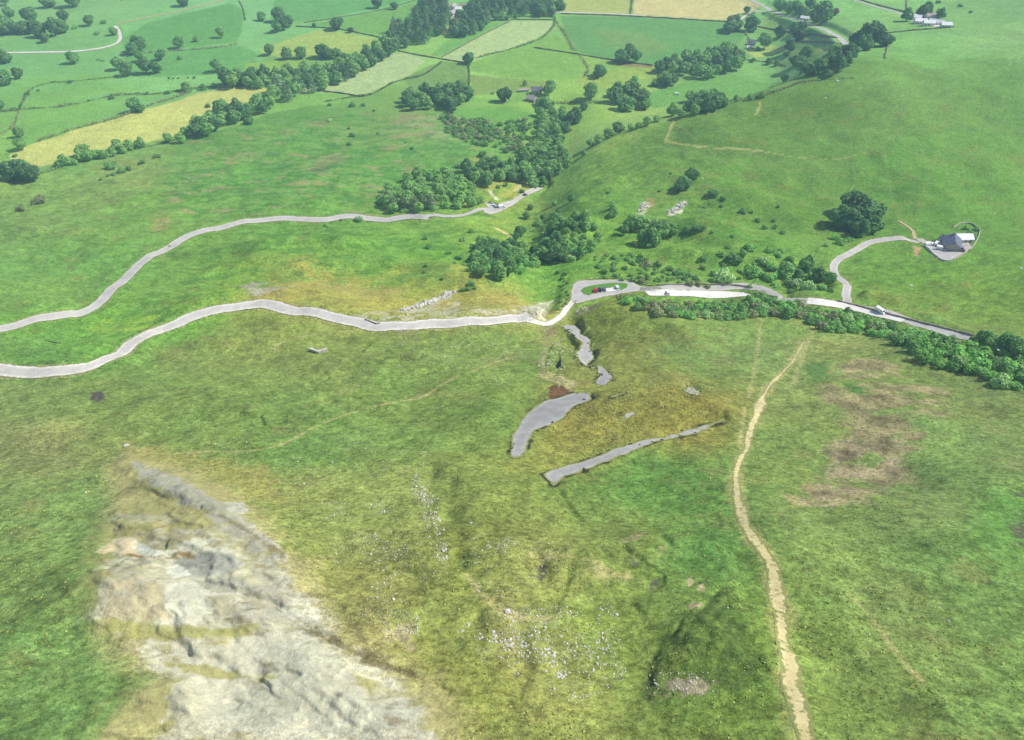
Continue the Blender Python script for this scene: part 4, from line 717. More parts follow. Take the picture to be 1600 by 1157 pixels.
def proto(kind):
    if kind in PROTO: return PROTO[kind]
    R = []
    if kind in 'bdry':
        mt = {'b': L_BROAD, 'd': L_DARK, 'r': L_RED, 'y': L_GOLD}[kind]
        for s in range(6 if kind == 'b' else 3): R.append((crown('crown', broad_lobes(20 + s + ord(kind), .92 + .1 * (s % 3)), 1700, .044, mt, 40 + s, .06), trunk_mesh('trunk', .4, .035, 4, s)))
    elif kind in 'cn':
        for s in range(4): R.append((crown('crown', con_lobes(70 + s), 1400, .042, L_CON if kind == 'c' else L_BROWN, 80 + s, .2), trunk_mesh('trunk', 1.25, .032, 0, s)))
    else:
        mt = {'s': L_SHRUB, 'k': L_SHRUBD, 'g': L_GREY, 'o': L_GOLD, 'w': L_WHITE}[kind]
        for s in range(4): R.append((crown('crown', shrub_lobes(100 + s), 750, .042, mt, 110 + s, .02), trunk_mesh('trunk', .2, .04, 3, s)))
    PROTO[kind] = R; return R
KN = {'b': ('broadleaf_tree', 'tree'), 'd': ('broadleaf_tree', 'tree'), 'r': ('broadleaf_tree', 'tree'), 'y': ('broadleaf_tree', 'tree'), 'c': ('conifer_tree', 'conifer'), 'n': ('conifer_tree', 'conifer'),
      's': ('shrub', 'shrub'), 'k': ('shrub', 'shrub'), 'g': ('shrub', 'shrub'), 'o': ('shrub', 'shrub'), 'w': ('shrub', 'shrub')}
counts = {}; WAIT = []
def plant(P, width, kind, label, group, own=False): WAIT.append((np.array(P, float), width, kind, label, group, own))
def plant_now(P, width, kind, label, group):
    pr = proto(kind); cme, tme = pr[RS.randint(len(pr))]; nm, cat = KN[kind]
    o = bpy.data.objects.new(nm, None); COL.objects.link(o); o.location = P; s = width / .92
    o.scale = (s, s, s * RS.uniform(.78, 1.02)); o.rotation_euler = (0, 0, RS.uniform(0, 6.28)); o.empty_display_size = .3
    o['label'] = label; o['category'] = cat
    if group: o['group'] = group
    put('crown', cme, o); put('trunk', tme, o); counts[nm] = counts.get(nm, 0) + 1
    return o
ORD = ['leftmost', 'second from left', 'third from left', 'fourth from left', 'fifth from left', 'sixth from left', 'seventh from left', 'eighth from left', 'ninth from left', 'tenth from left', 'eleventh from left', 'twelfth from left']
NUM = ['zero', 'one', 'two', 'three', 'four', 'five', 'six', 'seven', 'eight', 'nine', 'ten', 'eleven', 'twelve', 'thirteen', 'fourteen']
def trees(items, desc, group=None, kind='b', same=False):
    """items: (photo x, photo y of the crown's middle, crown width in photo pixels[, kind])"""
    items = sorted(items, key=lambda t: t[0]); n = len(items)
    if n > 12: same = True
    q = W([(t[0], t[1] + .32 * t[2]) for t in items])
    for k, (t, P) in enumerate(zip(items, q)):
        dist = np.linalg.norm(P); wd = t[2] / F * dist
        if n == 1 or same: lab = desc
        elif k == n - 1: lab = 'rightmost of the %s %s' % (NUM[n], desc)
        else: lab = '%s of the %s %s' % (ORD[k], NUM[n], desc)
        kd = t[3] if len(t) > 3 else kind
        if n > 1 and not same and KN[kd] != KN[kind]: pass
        plant(P - np.array([0, 0, .15]), wd, kd, lab, (group or desc) if n > 1 else group, not same)
def wood(poly, gap, wmin, wmax, kinds, desc, group, seed, maxn=400):
    """fills a photo outline with separate trees, gap metres apart; widths in metres"""
    P = W(poly); wp = (wmin + wmax) / 2 * F / np.linalg.norm(P, axis=1).mean(); P = W([(u, v + .38 * wp) for u, v in poly])[:, :2]; rs = np.random.RandomState(seed); x0, y0 = P.min(0); x1, y1 = P.max(0); pts = np.zeros((0, 2)); c = rs.uniform([x0, y0], [x1, y1], (9000, 2)); c = c[sd_poly(c[:, 0], c[:, 1], P) < 0]; acc = []
    for p in c:
        if all((p[0] - a[0]) ** 2 + (p[1] - a[1]) ** 2 > gap * gap for a in acc): acc.append(p)
        if len(acc) >= maxn: break
    for p in acc:
        kd = kinds[rs.randint(len(kinds))]; plant((p[0], p[1], float(H(p[0], p[1])) - .2), rs.uniform(wmin, wmax) * .84, kd, desc, group)
    return len(acc)

# -- far left pastures
trees([(10, 4, 14), (78, 6, 18), (115, 4, 20)], 'trees along the top edge far left')
trees([(16, 22, 14), (50, 30, 20), (102, 30, 15)], 'trees above the tree row far left')
trees([(8, 45, 26), (25, 47, 18), (40, 48, 16), (55, 45, 18), (65, 52, 18), (72, 62, 12), (87, 50, 20), (101, 46, 16)], 'row trees above the white track')
trees([(141, 36, 14), (162, 34, 9, 's'), (118, 42, 9, 's'), (152, 52, 8, 's'), (179, 51, 12)], 'small trees left of the track bend')
trees([(287, 5, 16)], 'lone tree beside the thin earth track at the top edge')
trees([(10, 92, 18), (8, 124, 22), (30, 118, 14)], 'trees by the left edge below the white track')
trees([(117, 94, 16)], 'single round tree in the pasture just below the white track')
trees([(161, 94, 6), (154, 93, 5)], 'tiny shrubs right of the lone pasture tree', kind='s')
trees([(218, 73, 22), (209, 80, 16), (222, 92, 14), (252, 89, 15), (281, 71, 16)], 'trees on the wall right of track bend')
trees([(307, 62, 9), (347, 55, 13), (341, 107, 16), (281, 91, 6)], 'scattered trees in the green pasture')
trees([(186, 104, 16), (200, 113, 18), (230, 109, 19), (246, 109, 16)], 'clumped trees below the track bend')
trees([(43, 146, 8), (60, 141, 5), (109, 128, 7), (174, 152, 9), (230, 145, 6), (263, 144, 9)], 'hedgerow bushes in the left pastures', kind='k')
trees([(264, 122, 4), (271, 122, 4), (279, 122, 4), (294, 121, 4), (304, 121, 5)], 'tiny bushes in a line of pasture', kind='k')
trees([(292, 139, 14), (318, 137, 10), (335, 135, 8)], 'hedge trees above the yellow meadow')
trees([(357, 125, 24), (377, 128, 16), (393, 125, 20)], 'big trees at the meadow tip')
trees([(213, 168, 20), (222, 172, 12)], 'trees on the upper meadow edge')
trees([(32, 211, 13), (36, 229, 16), (24, 243, 7, 's'), (2, 168, 12)], 'trees left of the yellow meadow')
trees([(20, 272, 26), (38, 271, 30), (53, 275, 26)], 'merged dark trees at the meadow corner', kind='d')
trees([(92, 258, 10), (104, 254, 15), (118, 255, 8), (132, 238, 20), (127, 248, 14), (140, 247, 14), (153, 243, 14), (165, 244, 12), (176, 240, 13), (184, 233, 16), (193, 236, 12), (203, 230, 14), (214, 228, 10), (221, 226, 14), (265, 219, 13), (284, 219, 14), (290, 208, 14)], 'hedgerow tree along the lower edge of the yellow meadow', 'hedgerow trees below the yellow meadow')
trees([(175, 258, 18), (190, 266, 13), (202, 263, 9), (178, 272, 8), (169, 274, 6), (222, 252, 11), (246, 243, 11), (157, 280, 6)], 'bushes on the slope below the meadow', kind='k')
trees([(63, 312, 20), (33, 326, 13)], 'low grey bushes on the left slope', kind='g')
trees([(389, 188, 18), (325, 165, 9)], 'bushes beside the lower belt end', kind='k')
# -- the tree belt and the top woods
wood([(303, 205), (306, 192), (325, 178), (345, 174), (352, 164), (372, 166), (395, 160), (425, 148), (432, 155), (415, 168), (385, 178), (340, 200), (318, 208)], 12, 13, 19, 'bbbd', 'tree in the lower left end of the long diagonal belt', 'trees of the diagonal belt', 1)
wood([(425, 140), (470, 122), (520, 102), (560, 88), (612, 60), (622, 72), (600, 88), (555, 112), (500, 136), (445, 156)], 12, 13, 19, 'bbbdc', 'tree in the middle of the long diagonal belt', 'trees of the diagonal belt', 2)
wood([(356, 132), (360, 118), (400, 112), (440, 112), (480, 104), (490, 110), (450, 128), (400, 136)], 13, 14, 18, 'bbd', 'tree in the upper arm of the long diagonal belt', 'trees of the upper belt arm', 3)
trees([(422, 81, 15), (449, 87, 16), (471, 85, 18), (505, 83, 22), (515, 86, 18), (527, 87, 14), (538, 90, 12)], 'trees in the hedge above the belt')
trees([(410, 28, 13)], 'lone tree at the corner of the bluish green field')
trees([(437, 28, 20), (450, 36, 18), (434, 46, 14), (444, 42, 16)], 'clustered trees on the field wall')
trees([(590, 8, 16), (617, 11, 12)], 'trees on the high wall at top', kind='d')
trees([(526, 40, 20), (548, 48, 9), (491, 41, 6)], 'low trees in the pale pasture', kind='d')
wood([(610, 72), (616, 42), (640, 32), (650, 14), (672, -6), (697, -6), (700, 30), (695, 46), (662, 64), (628, 74)], 11, 12, 17, 'cccd', 'tall dark tree in the wood left of the top farm', 'trees of the wood left of the farm', 4)
wood([(706, 52), (712, 28), (733, 18), (738, -2), (756, -4), (762, 30), (748, 46), (718, 54)], 10, 13, 18, 'dcd', 'dark tree in the copse right of the top farm', 'trees of the copse right of the farm', 5)
wood([(757, 22), (757, 2), (862, -4), (862, 20)], 11, 13, 17, 'cd', 'tall tree in the straight row at the top centre', 'trees of the top centre row', 6)
trees([(775, 28, 12), (785, 27, 13), (792, 30, 6), (805, 28, 6), (875, 10, 18)], 'trees below the straight tree row')
trees([(732, 93, 19)], 'round tree where three field walls meet near the centre top', kind='d')
wood([(632, 160), (640, 142), (730, 137), (732, 152), (702, 160), (642, 164)], 12, 14, 19, 'bbd', 'tree in the small wood below the pale meadow', 'trees of the small wood below the meadow', 7)
trees([(700, 165, 20), (706, 172, 14), (715, 160, 14)], 'trees hanging below the small wood', kind='d')
trees([(788, 151, 24, 'd'), (770, 145, 7, 's')], 'round trees left of the cottage')
trees([(515, 163, 7), (551, 163, 11), (568, 163, 8), (545, 200, 6), (584, 172, 5)], 'bushes below the pale strip', kind='k')
trees([(551, 210, 11), (545, 224, 9), (644, 231, 7), (634, 222, 5), (590, 208, 5)], 'dark bushes in the rough bracken', kind='k')
trees([(515, 187, 8)], 'single white blossoming bush in the rough pasture', kind='w')
wood([(688, 178), (760, 186), (780, 205), (760, 226), (722, 216), (700, 205)], 5.5, 5.5, 9.5, 'gskgs', 'greyish scrub bush on the slope below the small wood', 'scrub on the slope below the small wood', 8, 70)
wood([(780, 190), (840, 185), (840, 235), (800, 245), (775, 230)], 5.5, 5.5, 9.5, 'gsks', 'scrub bush beside the winding path under the cottage', 'scrub under the cottage', 9, 60)
trees([(753, 240, 14), (759, 246, 9)], 'dark bushes above the white outcrop', kind='k')
trees([(728, 262, 20), (733, 275, 18), (716, 258, 12, 's'), (706, 272, 10, 's')], 'trees left of the white outcrop', kind='d')
wood([(592, 308), (600, 296), (640, 273), (700, 263), (738, 285), (748, 308), (735, 318), (690, 322), (645, 326), (615, 326)], 8, 8, 11.5, 'bsbs', 'tree in the plantation above the grey bend', 'trees of the plantation above the grey bend', 10)
trees([(606, 312, 18), (616, 322, 18), (632, 322, 18), (648, 324, 18), (662, 320, 17), (674, 320, 17)], 'brown conifers fronting the plantation', kind='n')
wood([(738, 278), (748, 258), (790, 256), (822, 242), (842, 216), (845, 185), (868, 182), (882, 236), (890, 252), (862, 274), (832, 285), (790, 274), (762, 288)], 8.5, 10, 15, 'bbdsb', 'tree in the wooded gully above the lay-by', 'trees of the wooded gully', 12)
trees([(855, 222, 22)], 'darkest round tree in the wooded gully', kind='d')
trees([(857, 143, 20), (852, 165, 18), (843, 178, 16), (865, 178, 16), (820, 132, 7, 'c')], 'trees round the cottage')
trees([(790, 288, 9), (779, 291, 9), (793, 277, 7), (815, 298, 10)], 'bushes on the tawny bank above the lay-by', kind='k')
trees([(896, 184, 26)], 'broad round tree at the head of the light meadow', kind='d')
trees([(922, 147, 22), (912, 168, 13), (938, 112, 20), (934, 118, 14), (993, 122, 12, 's')], 'trees about the yellowish pasture')
trees([(968, 92, 18), (982, 88, 22), (993, 92, 16), (975, 94, 16)], 'clump trees below the large green field')
wood([(1024, 106), (1050, 93), (1100, 84), (1140, 76), (1160, 82), (1158, 100), (1130, 108), (1105, 120), (1080, 114), (1046, 108)], 12, 14, 20, 'bdb', 'tree in the long wood at the upper centre right', 'trees of the long wood', 13)
trees([(1024, 130, 14), (1038, 126, 22), (1052, 128, 16), (1042, 132, 14)], 'trees beside the small grey track')
trees([(960, 152, 26), (976, 164, 27), (986, 146, 28), (1000, 155, 26), (1007, 164, 20), (966, 144, 22)], 'great rounded trees of the meadow clump', kind='b')
wood([(1070, 168), (1078, 151), (1110, 145), (1124, 152), (1128, 162), (1092, 172)], 11, 13, 17, 'db', 'tree in the rounded copse behind the hill crest', 'trees of the copse behind the crest', 14)
trees([(912, 240, 9), (922, 226, 12), (935, 220, 15), (950, 211, 17), (966, 202, 20), (985, 200, 10), (997, 197, 10), (1010, 192, 13), (1025, 187, 10), (1050, 175, 18), (1063, 180, 14), (1085, 175, 14), (1150, 156, 10), (1172, 153, 10), (1190, 150, 10)], 'hedge tree lining the back of the green hill crest', 'hedge trees behind the crest')
trees([(1146, 40, 24), (1138, 46, 18), (1172, 42, 20), (1166, 17, 10)], 'trees by the lane corner under the straw field', kind='d')
trees([(1194, 70, 20), (1184, 76, 10, 's'), (1186, 62, 8, 's')], 'trees round the little white house')
trees([(1218, 52, 18), (1246, 54, 27)], 'round trees in the light meadow', kind='d')
trees([(1218, 10, 18), (1230, 16, 18), (1243, 15, 15), (1250, 20, 16), (1265, 8, 17), (1258, 22, 14), (1284, 26, 26), (1273, 28, 20), (1297, 20, 10), (1305, 21, 9, 'r')], 'trees behind the valley road')
wood([(1275, 116), (1285, 98), (1305, 82), (1325, 76), (1332, 84), (1312, 104), (1290, 116)], 12, 13, 18, 'dbk', 'tree in the copse where the valley road ends', 'trees of the copse at the valley road', 15)
trees([(1335, 68, 22), (1347, 60, 24), (1362, 58, 26), (1375, 64, 24), (1385, 66, 18), (1350, 72, 22)], 'dark trees of the clump by the road end', kind='d')
trees([(1233, 75, 16), (1257, 86, 18), (1228, 86, 9), (1200, 98, 9), (1213, 100, 8), (1176, 95, 7), (1240, 98, 16), (1250, 108, 24), (1262, 112, 18), (1224, 126, 12)], 'hedge trees in the meadow behind the hill')
trees([(1416, 28, 16), (1443, 20, 20), (1436, 22, 12), (1468, 26, 13)], 'dark trees round the white farm', kind='d')
trees([(1500, 9, 7), (1465, 3, 8), (1516, 19, 5)], 'dark bushes above the white farm', kind='k')
# -- the hill on the right
trees([(1069, 288, 24), (1080, 277, 22), (1060, 295, 16), (1075, 272, 14)], 'thicket trees on the green hill', kind='d')
trees([(1112, 300, 20), (1130, 309, 11), (1127, 321, 8), (1100, 323, 7), (1108, 319, 4), (1092, 322, 4)], 'bushes right of the hill thicket', kind='k')
trees([(1160, 329, 13), (1174, 330, 8), (1184, 343, 10), (1194, 355, 11), (1208, 344, 6), (1222, 362, 10), (1212, 352, 7)], 'bushes stepping down the hill shoulder', kind='k')
trees([(1306, 342, 32), (1330, 324, 42), (1348, 340, 44), (1322, 345, 36), (1360, 354, 28), (1342, 360, 26)], 'huge trees of the domed hillside clump', kind='d')
trees([(1312, 376, 18), (1326, 373, 14), (1290, 382, 9), (1304, 370, 14)], 'bushes under the domed clump', kind='s')
trees([(1209, 356, 8), (1216, 322, 6), (950, 300, 7), (1030, 298, 6), (1048, 270, 5)], 'tiny dark bushes dotted over the hillside', kind='k')
trees([(1145, 400, 27, 'k'), (1129, 428, 34), (1176, 421, 30), (1173, 386, 18), (1203, 432, 20), (1195, 405, 20), (1215, 396, 14)], 'rounded bushes above the right hand road', kind='s')
trees([(1203, 412, 20), (1226, 424, 26, 'b'), (1240, 440, 24), (1260, 445, 26), (1258, 414, 24, 'b'), (1278, 430, 24, 'b'), (1292, 440, 20, 'b'), (1234, 402, 16), (1285, 448, 16), (1246, 428, 18, 'b')], 'thicket bushes beside the S-shaped lane', kind='s')
trees([(1075, 357, 16), (1088, 354, 18), (1100, 353, 12), (1067, 362, 8), (1145, 368, 8), (1112, 362, 6)], 'low bushes on the rounded knoll', kind='k')
trees([(985, 350, 26), (1000, 348, 30), (1013, 372, 36), (1028, 364, 30), (1048, 360, 20), (974, 362, 16), (1022, 345, 20, 'g'), (1040, 348, 18, 'g')], 'large trees above the turning loop')
trees([(957, 322, 12), (959, 332, 14), (952, 338, 10)], 'slim stacked trees on the gully side', kind='b')
trees([(1010, 410, 22, 'g'), (1027, 411, 16), (1036, 424, 10), (1060, 424, 18), (1046, 418, 14), (1000, 404, 12), (990, 410, 12), (1075, 430, 10), (1010, 428, 7)], 'bushes behind the turning loop', kind='k')
trees([(866, 318, 10), (892, 311, 12), (829, 325, 10), (823, 338, 13), (846, 372, 7)], 'small gully side trees', kind='b')
trees([(866, 356, 22), (868, 345, 15), (860, 362, 16)], 'tall trees in the shadowed gully', kind='b')
trees([(811, 364, 17), (817, 360, 14), (806, 371, 12)], 'trees at the rocky gully wall', kind='d')
trees([(890, 350, 18), (897, 352, 13), (914, 347, 14), (906, 350, 10)], 'trees along the upper gully rim', kind='b')
wood([(738, 384), (752, 374), (800, 376), (842, 386), (850, 376), (880, 378), (912, 384), (910, 398), (872, 404), (842, 406), (812, 418), (780, 426), (742, 422)], 5.6, 7.5, 11, 'bbsdsb', 'tree in the dense wood of the central gully', 'trees of the central gully wood', 16)
wood([(838, 338), (870, 326), (900, 338), (925, 345), (945, 372), (918, 392), (880, 378), (850, 378)], 6, 4.5, 8.5, 'sksb', 'scrubby bush on the slope beside the central gully', 'scrub beside the central gully', 26, 70)
wood([(925, 398), (1000, 395), (1080, 425), (1110, 446), (1000, 438), (940, 430)], 5, 3, 6, 'skgs', 'low bush on the rough ground behind the turning loop', 'low bushes behind the turning loop', 27, 60)
wood([(740, 424), (700, 395), (720, 372), (740, 380)], 11, 3, 5, 'sk', 'bush on the grass left of the gully wood', 'bushes on the grass left of the gully', 28, 10)
wood([(880, 480), (870, 425), (885, 425), (890, 470)], 4, 2, 3.5, 'kg', 'bush in the overgrown ditch left of the loop', 'bushes in the overgrown ditch', 29, 12)
wood([(842, 158), (880, 162), (886, 200), (846, 204)], 9, 9, 14, 'bds', 'tree in the thicket just below the cottages', 'trees below the cottages', 30, 30)
wood([(1090, 392), (1150, 380), (1220, 390), (1290, 430), (1300, 455), (1200, 448), (1110, 440)], 9, 3, 6.5, 'sk', 'bush on the bank above the right hand road', 'bushes above the right hand road', 31, 34)
trees([(749, 388, 9)], 'golden bush on the edge of the central gully wood', kind='o')
trees([(736, 442, 14), (737, 360, 11), (664, 371, 11), (670, 384, 12), (718, 400, 14), (665, 414, 8), (663, 424, 8), (691, 434, 8), (724, 371, 6)], 'bushes left of the central gully wood', kind='k')
trees([(731, 450, 12), (722, 452, 10), (742, 449, 9)], 'low bushes on the rocky bank', kind='k')
trees([(560, 341, 16)], 'dark bush standing on the verge of the grey middle road', kind='k')
trees([(533, 343, 5), (508, 352, 6), (512, 354, 4)], 'tiny bushes below the grey road', kind='k')
trees([(330, 371, 4), (265, 384, 4)], 'tiny bushes beside the grey bend', kind='k')
trees([(872, 424, 8), (878, 434, 8), (880, 445, 7), (876, 470, 9), (872, 482, 8)], 'dark bushes in the ditch left of loop', kind='k')
n1 = wood([(968, 462), (985, 456), (1010, 466), (1160, 468), (1180, 458), (1215, 466), (1210, 484), (1150, 492), (1080, 490), (1040, 489), (1000, 478)], 4.0, 5.4, 8.2, 'sssgk', 'scrub bush in the left part of the roadside strip', 'scrub of the left roadside strip', 17, 120)
n2 = wood([(1172, 462), (1185, 455), (1215, 464), (1270, 478), (1330, 484), (1390, 502), (1430, 514), (1420, 530), (1400, 524), (1350, 510), (1310, 514), (1260, 495), (1200, 484)], 4.1, 6, 9, 'sskgs', 'scrub tree in the middle part of the roadside strip', 'scrub of the middle roadside strip', 18, 120)
n3 = wood([(1425, 513), (1450, 522), (1500, 534), (1530, 538), (1560, 545), (1640, 568), (1640, 604), (1570, 598), (1520, 575), (1450, 560), (1400, 527)], 4.1, 6.5, 10, 'sskss', 'scrub tree in the right part of the roadside strip', 'scrub of the right roadside strip', 19, 140)
trees([(1522, 534, 22), (1536, 536, 26), (1552, 541, 28), (1568, 545, 28), (1585, 550, 30), (1602, 555, 28), (1622, 562, 30)], 'taller trees hiding the road near the right edge')
trees([(1455, 504, 9)], 'dark bush alone on the upper verge of the right road', kind='k')
trees([(1350, 455, 6), (1208, 392, 8)], 'small dark bushes by the lane', kind='k')
trees([(1470, 372, 8), (1459, 377, 9), (1515, 364, 14), (1520, 370, 12), (1524, 358, 10), (1508, 356, 9)], 'dark garden bushes round the slate house', kind='k')
MASS = {}
for nm in ('broadleaf_tree', 'conifer_tree', 'shrub'):
    L = [t for t in WAIT if KN[t[2]][0] == nm]; L.sort(key=lambda t: -(t[1] / np.linalg.norm(t[0]) + (10 if t[5] else 0)))
    for t in L[:298]: plant_now(*t[:5])
    MASS[nm] = L[298:]
for nm, L in MASS.items():                               # beyond the three hundred largest: one mass of woodland
    V = []; Fq = []; ofs = 0; kinds = sorted(set(t[2] for t in L)); ML = [proto(k)[0][0].materials[0] for k in kinds]; MI = []
    for t in L:
        me = proto(t[2])[RS.randint(len(proto(t[2])))][0]; nv = len(me.vertices); co = np.empty(nv * 3, np.float32); me.vertices.foreach_get('co', co); co = co.reshape(-1, 4, 3)
        co = co[RS.uniform(size=len(co)) < .6]; a = RS.uniform(0, 6.28); s = t[1] / .92; x, y = rot2(co[..., 0], co[..., 1], a); q = np.stack([x, y, co[..., 2]], -1); ce = q.mean(1, keepdims=True); q = (ce + (q - ce) * 1.25) * s + t[0]
        V.append(q.reshape(-1, 3)); Fq.append(np.arange(len(q) * 4).reshape(-1, 4) + ofs); ofs += len(q) * 4; MI.append(np.full(len(q), kinds.index(t[2])))
    if V:
        me = mesh_np('woodland_mass', np.vstack(V), np.vstack(Fq), ML, False); me.polygons.foreach_set('material_index', np.concatenate(MI).astype(np.int32)); me.update()
        put('woodland' if nm == 'broadleaf_tree' else 'scrub', me, kind='stuff', label='merged crowns filling the woods and belts' if nm == 'broadleaf_tree' else 'merged low scrub filling the thickets', cat='woodland' if nm == 'broadleaf_tree' else 'scrub')
print('PLANTS', counts, n1, n2, n3)

# ------------------------------------------------------------------ field walls and hedges
def wall(pts, label, h=1.1, wd=.7, mat=None, name='dry_stone_wall', cat='wall', seed=1):
    P = W(spline(pts, 5)); P = spline(P[:, :2], 3.0); rs = np.random.RandomState(seed); n = len(P)
    t = np.gradient(P, axis=0); t /= np.linalg.norm(t, axis=1)[:, None] + 1e-9; nr = np.stack([-t[:, 1], t[:, 0]], 1); V = []
    hh = h * (1 + .25 * rs.uniform(-1, 1, n)); P = P + nr * rs.uniform(-.2, .2, (n, 1))
    for off, top in ((-1, 0), (-.7, 1), (.7, 1), (1, 0)):
        q = P + nr * off * wd / 2; z = H(q[:, 0], q[:, 1]); V.append(np.stack([q[:, 0], q[:, 1], z + (hh if top else -.4)], 1))
    V = np.stack(V, 1).reshape(-1, 3); ix = np.arange(n * 4).reshape(n, 4); f = np.stack([ix[:-1, :-1], ix[:-1, 1:], ix[1:, 1:], ix[1:, :-1]], -1).reshape(-1, 4)[:, ::-1]
    f = np.vstack([f, [[ix[0, 0], ix[0, 1], ix[0, 2], ix[0, 3]]], [[ix[-1, 3], ix[-1, 2], ix[-1, 1], ix[-1, 0]]]])
    return put(name, mesh_np(name, V, f, [mat or m_walls], False), label=label, cat=cat)
def hedge(pts, label, wd=2.5, h=2.2, dens=5.0, seed=1, gaps=.25, mat=None):
    P = W(spline(pts, 5)); P = spline(P[:, :2], 1.0); rs = np.random.RandomState(seed); L = len(P); n = int(L * dens); k = rs.randint(0, L, n)
    s = k * 1.0; amp = np.clip(.75 + .7 * fbm(s, s * 0 + seed * 7, 14, seed, 3), 0, 1.5); keep = rs.uniform(size=n) < np.clip(amp - gaps + .4, 0, 1); k = k[keep]; amp = amp[keep]
    q = P[k] + rs.normal(size=(len(k), 2)) * wd * .28; zt = rs.uniform(.15, 1, len(k)) * h * amp; C = np.column_stack([q, H(q[:, 0], q[:, 1]) + zt])
    V, f = leaf_quads(C, np.tile([0, 0, .6], (len(C), 1)) + .4 * rs.normal(size=(len(C), 3)), rs.uniform(.35, .8, len(C)), rs, .8)
    return put('hedge', mesh_np('hedge', V, f, [mat or L_HEDGE], False), label=label, cat='hedge')
HEDGES = [([(-10, 176), (60, 170), (110, 165), (180, 150), (240, 148), (300, 140), (334, 134)], 'brown hedge crossing the left pastures below the track', 2.6), ([(30, 173), (40, 152), (52, 138), (80, 130), (110, 128), (178, 121)], 'hedge curving up to the trees below the track bend', 2),
          ([(30, 174), (20, 198), (-5, 214)], 'short hedge dropping to the left edge', 2.2), ([(194, 86), (240, 82), (330, 76), (372, 70)], 'hedge beneath the track bend trees', 2.2), ([(60, 222), (110, 204), (180, 186), (232, 166), (268, 155), (300, 144)], 'thick hedge along the upper edge of the yellow meadow', 3.4),
          ([(62, 273), (110, 258), (200, 236), (250, 226), (300, 212)], 'hedge along the lower edge of the yellow meadow', 3), ([(745, 91), (800, 77), (842, 62), (862, 46), (867, 34), (864, 20)], 'hedge along the lower side of the pale meadow', 3), ([(868, 34), (882, 52), (893, 72), (904, 86), (915, 100), (918, 112), (910, 122)], 'winding hedge beside the large green field', 3.2),
          ([(988, -6), (985, 22)], 'short hedge between the two straw fields', 3), ([(732, 99), (733, 120), (732, 140)], 'thin hedge below the round wall tree', 2.4), ([(872, 162), (900, 161), (936, 160)], 'dark hedge right of the cottage trees', 3.2), ([(505, 160), (545, 153), (580, 148), (620, 128), (660, 118), (690, 98)], 'ragged hedge below the pale hay strip', 2.2),
          ([(1335, 122), (1260, 128), (1228, 138), (1190, 150), (1120, 162)], 'hedge half hidden behind the hill crest', 2.4), ([(1168, 95), (1200, 98), (1228, 104)], 'low hedge in the meadow behind the hill', 2), ([(1162, 50), (1168, 58), (1172, 70), (1178, 78)], 'hedge left of the little white house', 3), ([(1158, 23), (1172, 24), (1180, 20)], 'dark hedge at the lane bend', 3), ([(752, 318), (762, 317), (776, 321)], 'dark clipped hedge along the lay-by', 2.2)]
for k, (p, l, wd) in enumerate(HEDGES): hedge(p, l, wd, 1.0 + .45 * wd, 6, 500 + k)
WALLS = [([(475, 36), (530, 28), (600, 15), (652, 0)], 'field wall below the bluish green field'), ([(462, 42), (520, 45), (560, 52), (606, 62)], 'curved wall above the pale pasture'), ([(495, 142), (530, 146), (562, 151)], 'dark wall across the lower end of the hay strip'), ([(622, 80), (650, 86), (690, 93), (728, 99)], 'wall running left from the round wall tree'),
         ([(690, 90), (745, 60), (802, 31)], 'dark wall along the upper side of the pale meadow'), ([(803, 31), (862, 32)], 'short wall closing the top of the pale meadow'), ([(834, 75), (900, 85), (960, 95), (1020, 103)], 'wall along the foot of the large green field'), ([(876, 22), (985, 26), (1060, 30), (1138, 35)], 'wall beside the narrow lane under the straw field'),
         ([(1184, 42), (1215, 48), (1260, 54), (1308, 60)], 'wall crossing the light meadow to the road'), ([(1228, 64), (1270, 66), (1316, 70)], 'lower wall of the light meadow'), ([(1378, 53), (1430, 48), (1490, 43)], 'dark wall below the white farm'), ([(1328, -5), (1362, 6), (1416, 20)], 'wall along the lane to the white farm'), ([(1420, -6), (1416, 6), (1418, 18)], 'short wall above the white farm trees'),
         ([(190, 2), (202, -4)], 'stub of wall at the top edge'), ([(374, 2), (380, 14), (384, 32)], 'rubbly wall beside the thin earth track'), ([(1382, 50), (1386, 72), (1382, 92)], 'faint wall climbing the hill shoulder')]
for k, (p, l) in enumerate(WALLS): wall(p, l, 1.3, 1.2, seed=540 + k)
wall([(1026, 446), (1060, 445.5), (1100, 445), (1140, 446), (1172, 449)], 'roadside wall above the white chippings verge', .8, .7, m_stone, seed=560)
wall([(1308, 471), (1330, 476), (1360, 484), (1420, 500), (1500, 520), (1526, 527)], 'roadside wall above the right end of the road', .9, .7, m_stone, seed=561)
wall([(894, 448), (903, 440), (930, 436), (956, 435.3), (975, 435.8), (988, 438.8), (1000, 443), (1012, 446.5), (1020, 447)], 'low kerb wall round the back of the turning loop', .5, .5, m_stone, seed=562)
wall([(1489, 357), (1500, 351), (1512, 349.5), (1522, 353), (1530, 361)], 'curved garden wall behind the slate house', 1.2, .6, m_masonry, seed=563)
wall([(1531, 361), (1527, 374), (1520, 386), (1510, 394), (1500, 401), (1490, 407)], 'straight garden wall right of the slate house', 1.2, .6, m_masonry, seed=564)
wall([(1488, 407), (1476, 409), (1466, 404)], 'pale yard wall in front of the slate house', 1.0, .6, m_stonep, seed=565)
wall([(1464.5, 403), (1452, 392), (1445, 385)], 'white parapet wall left of the slate house yard', 1.3, .6, m_render, seed=566)

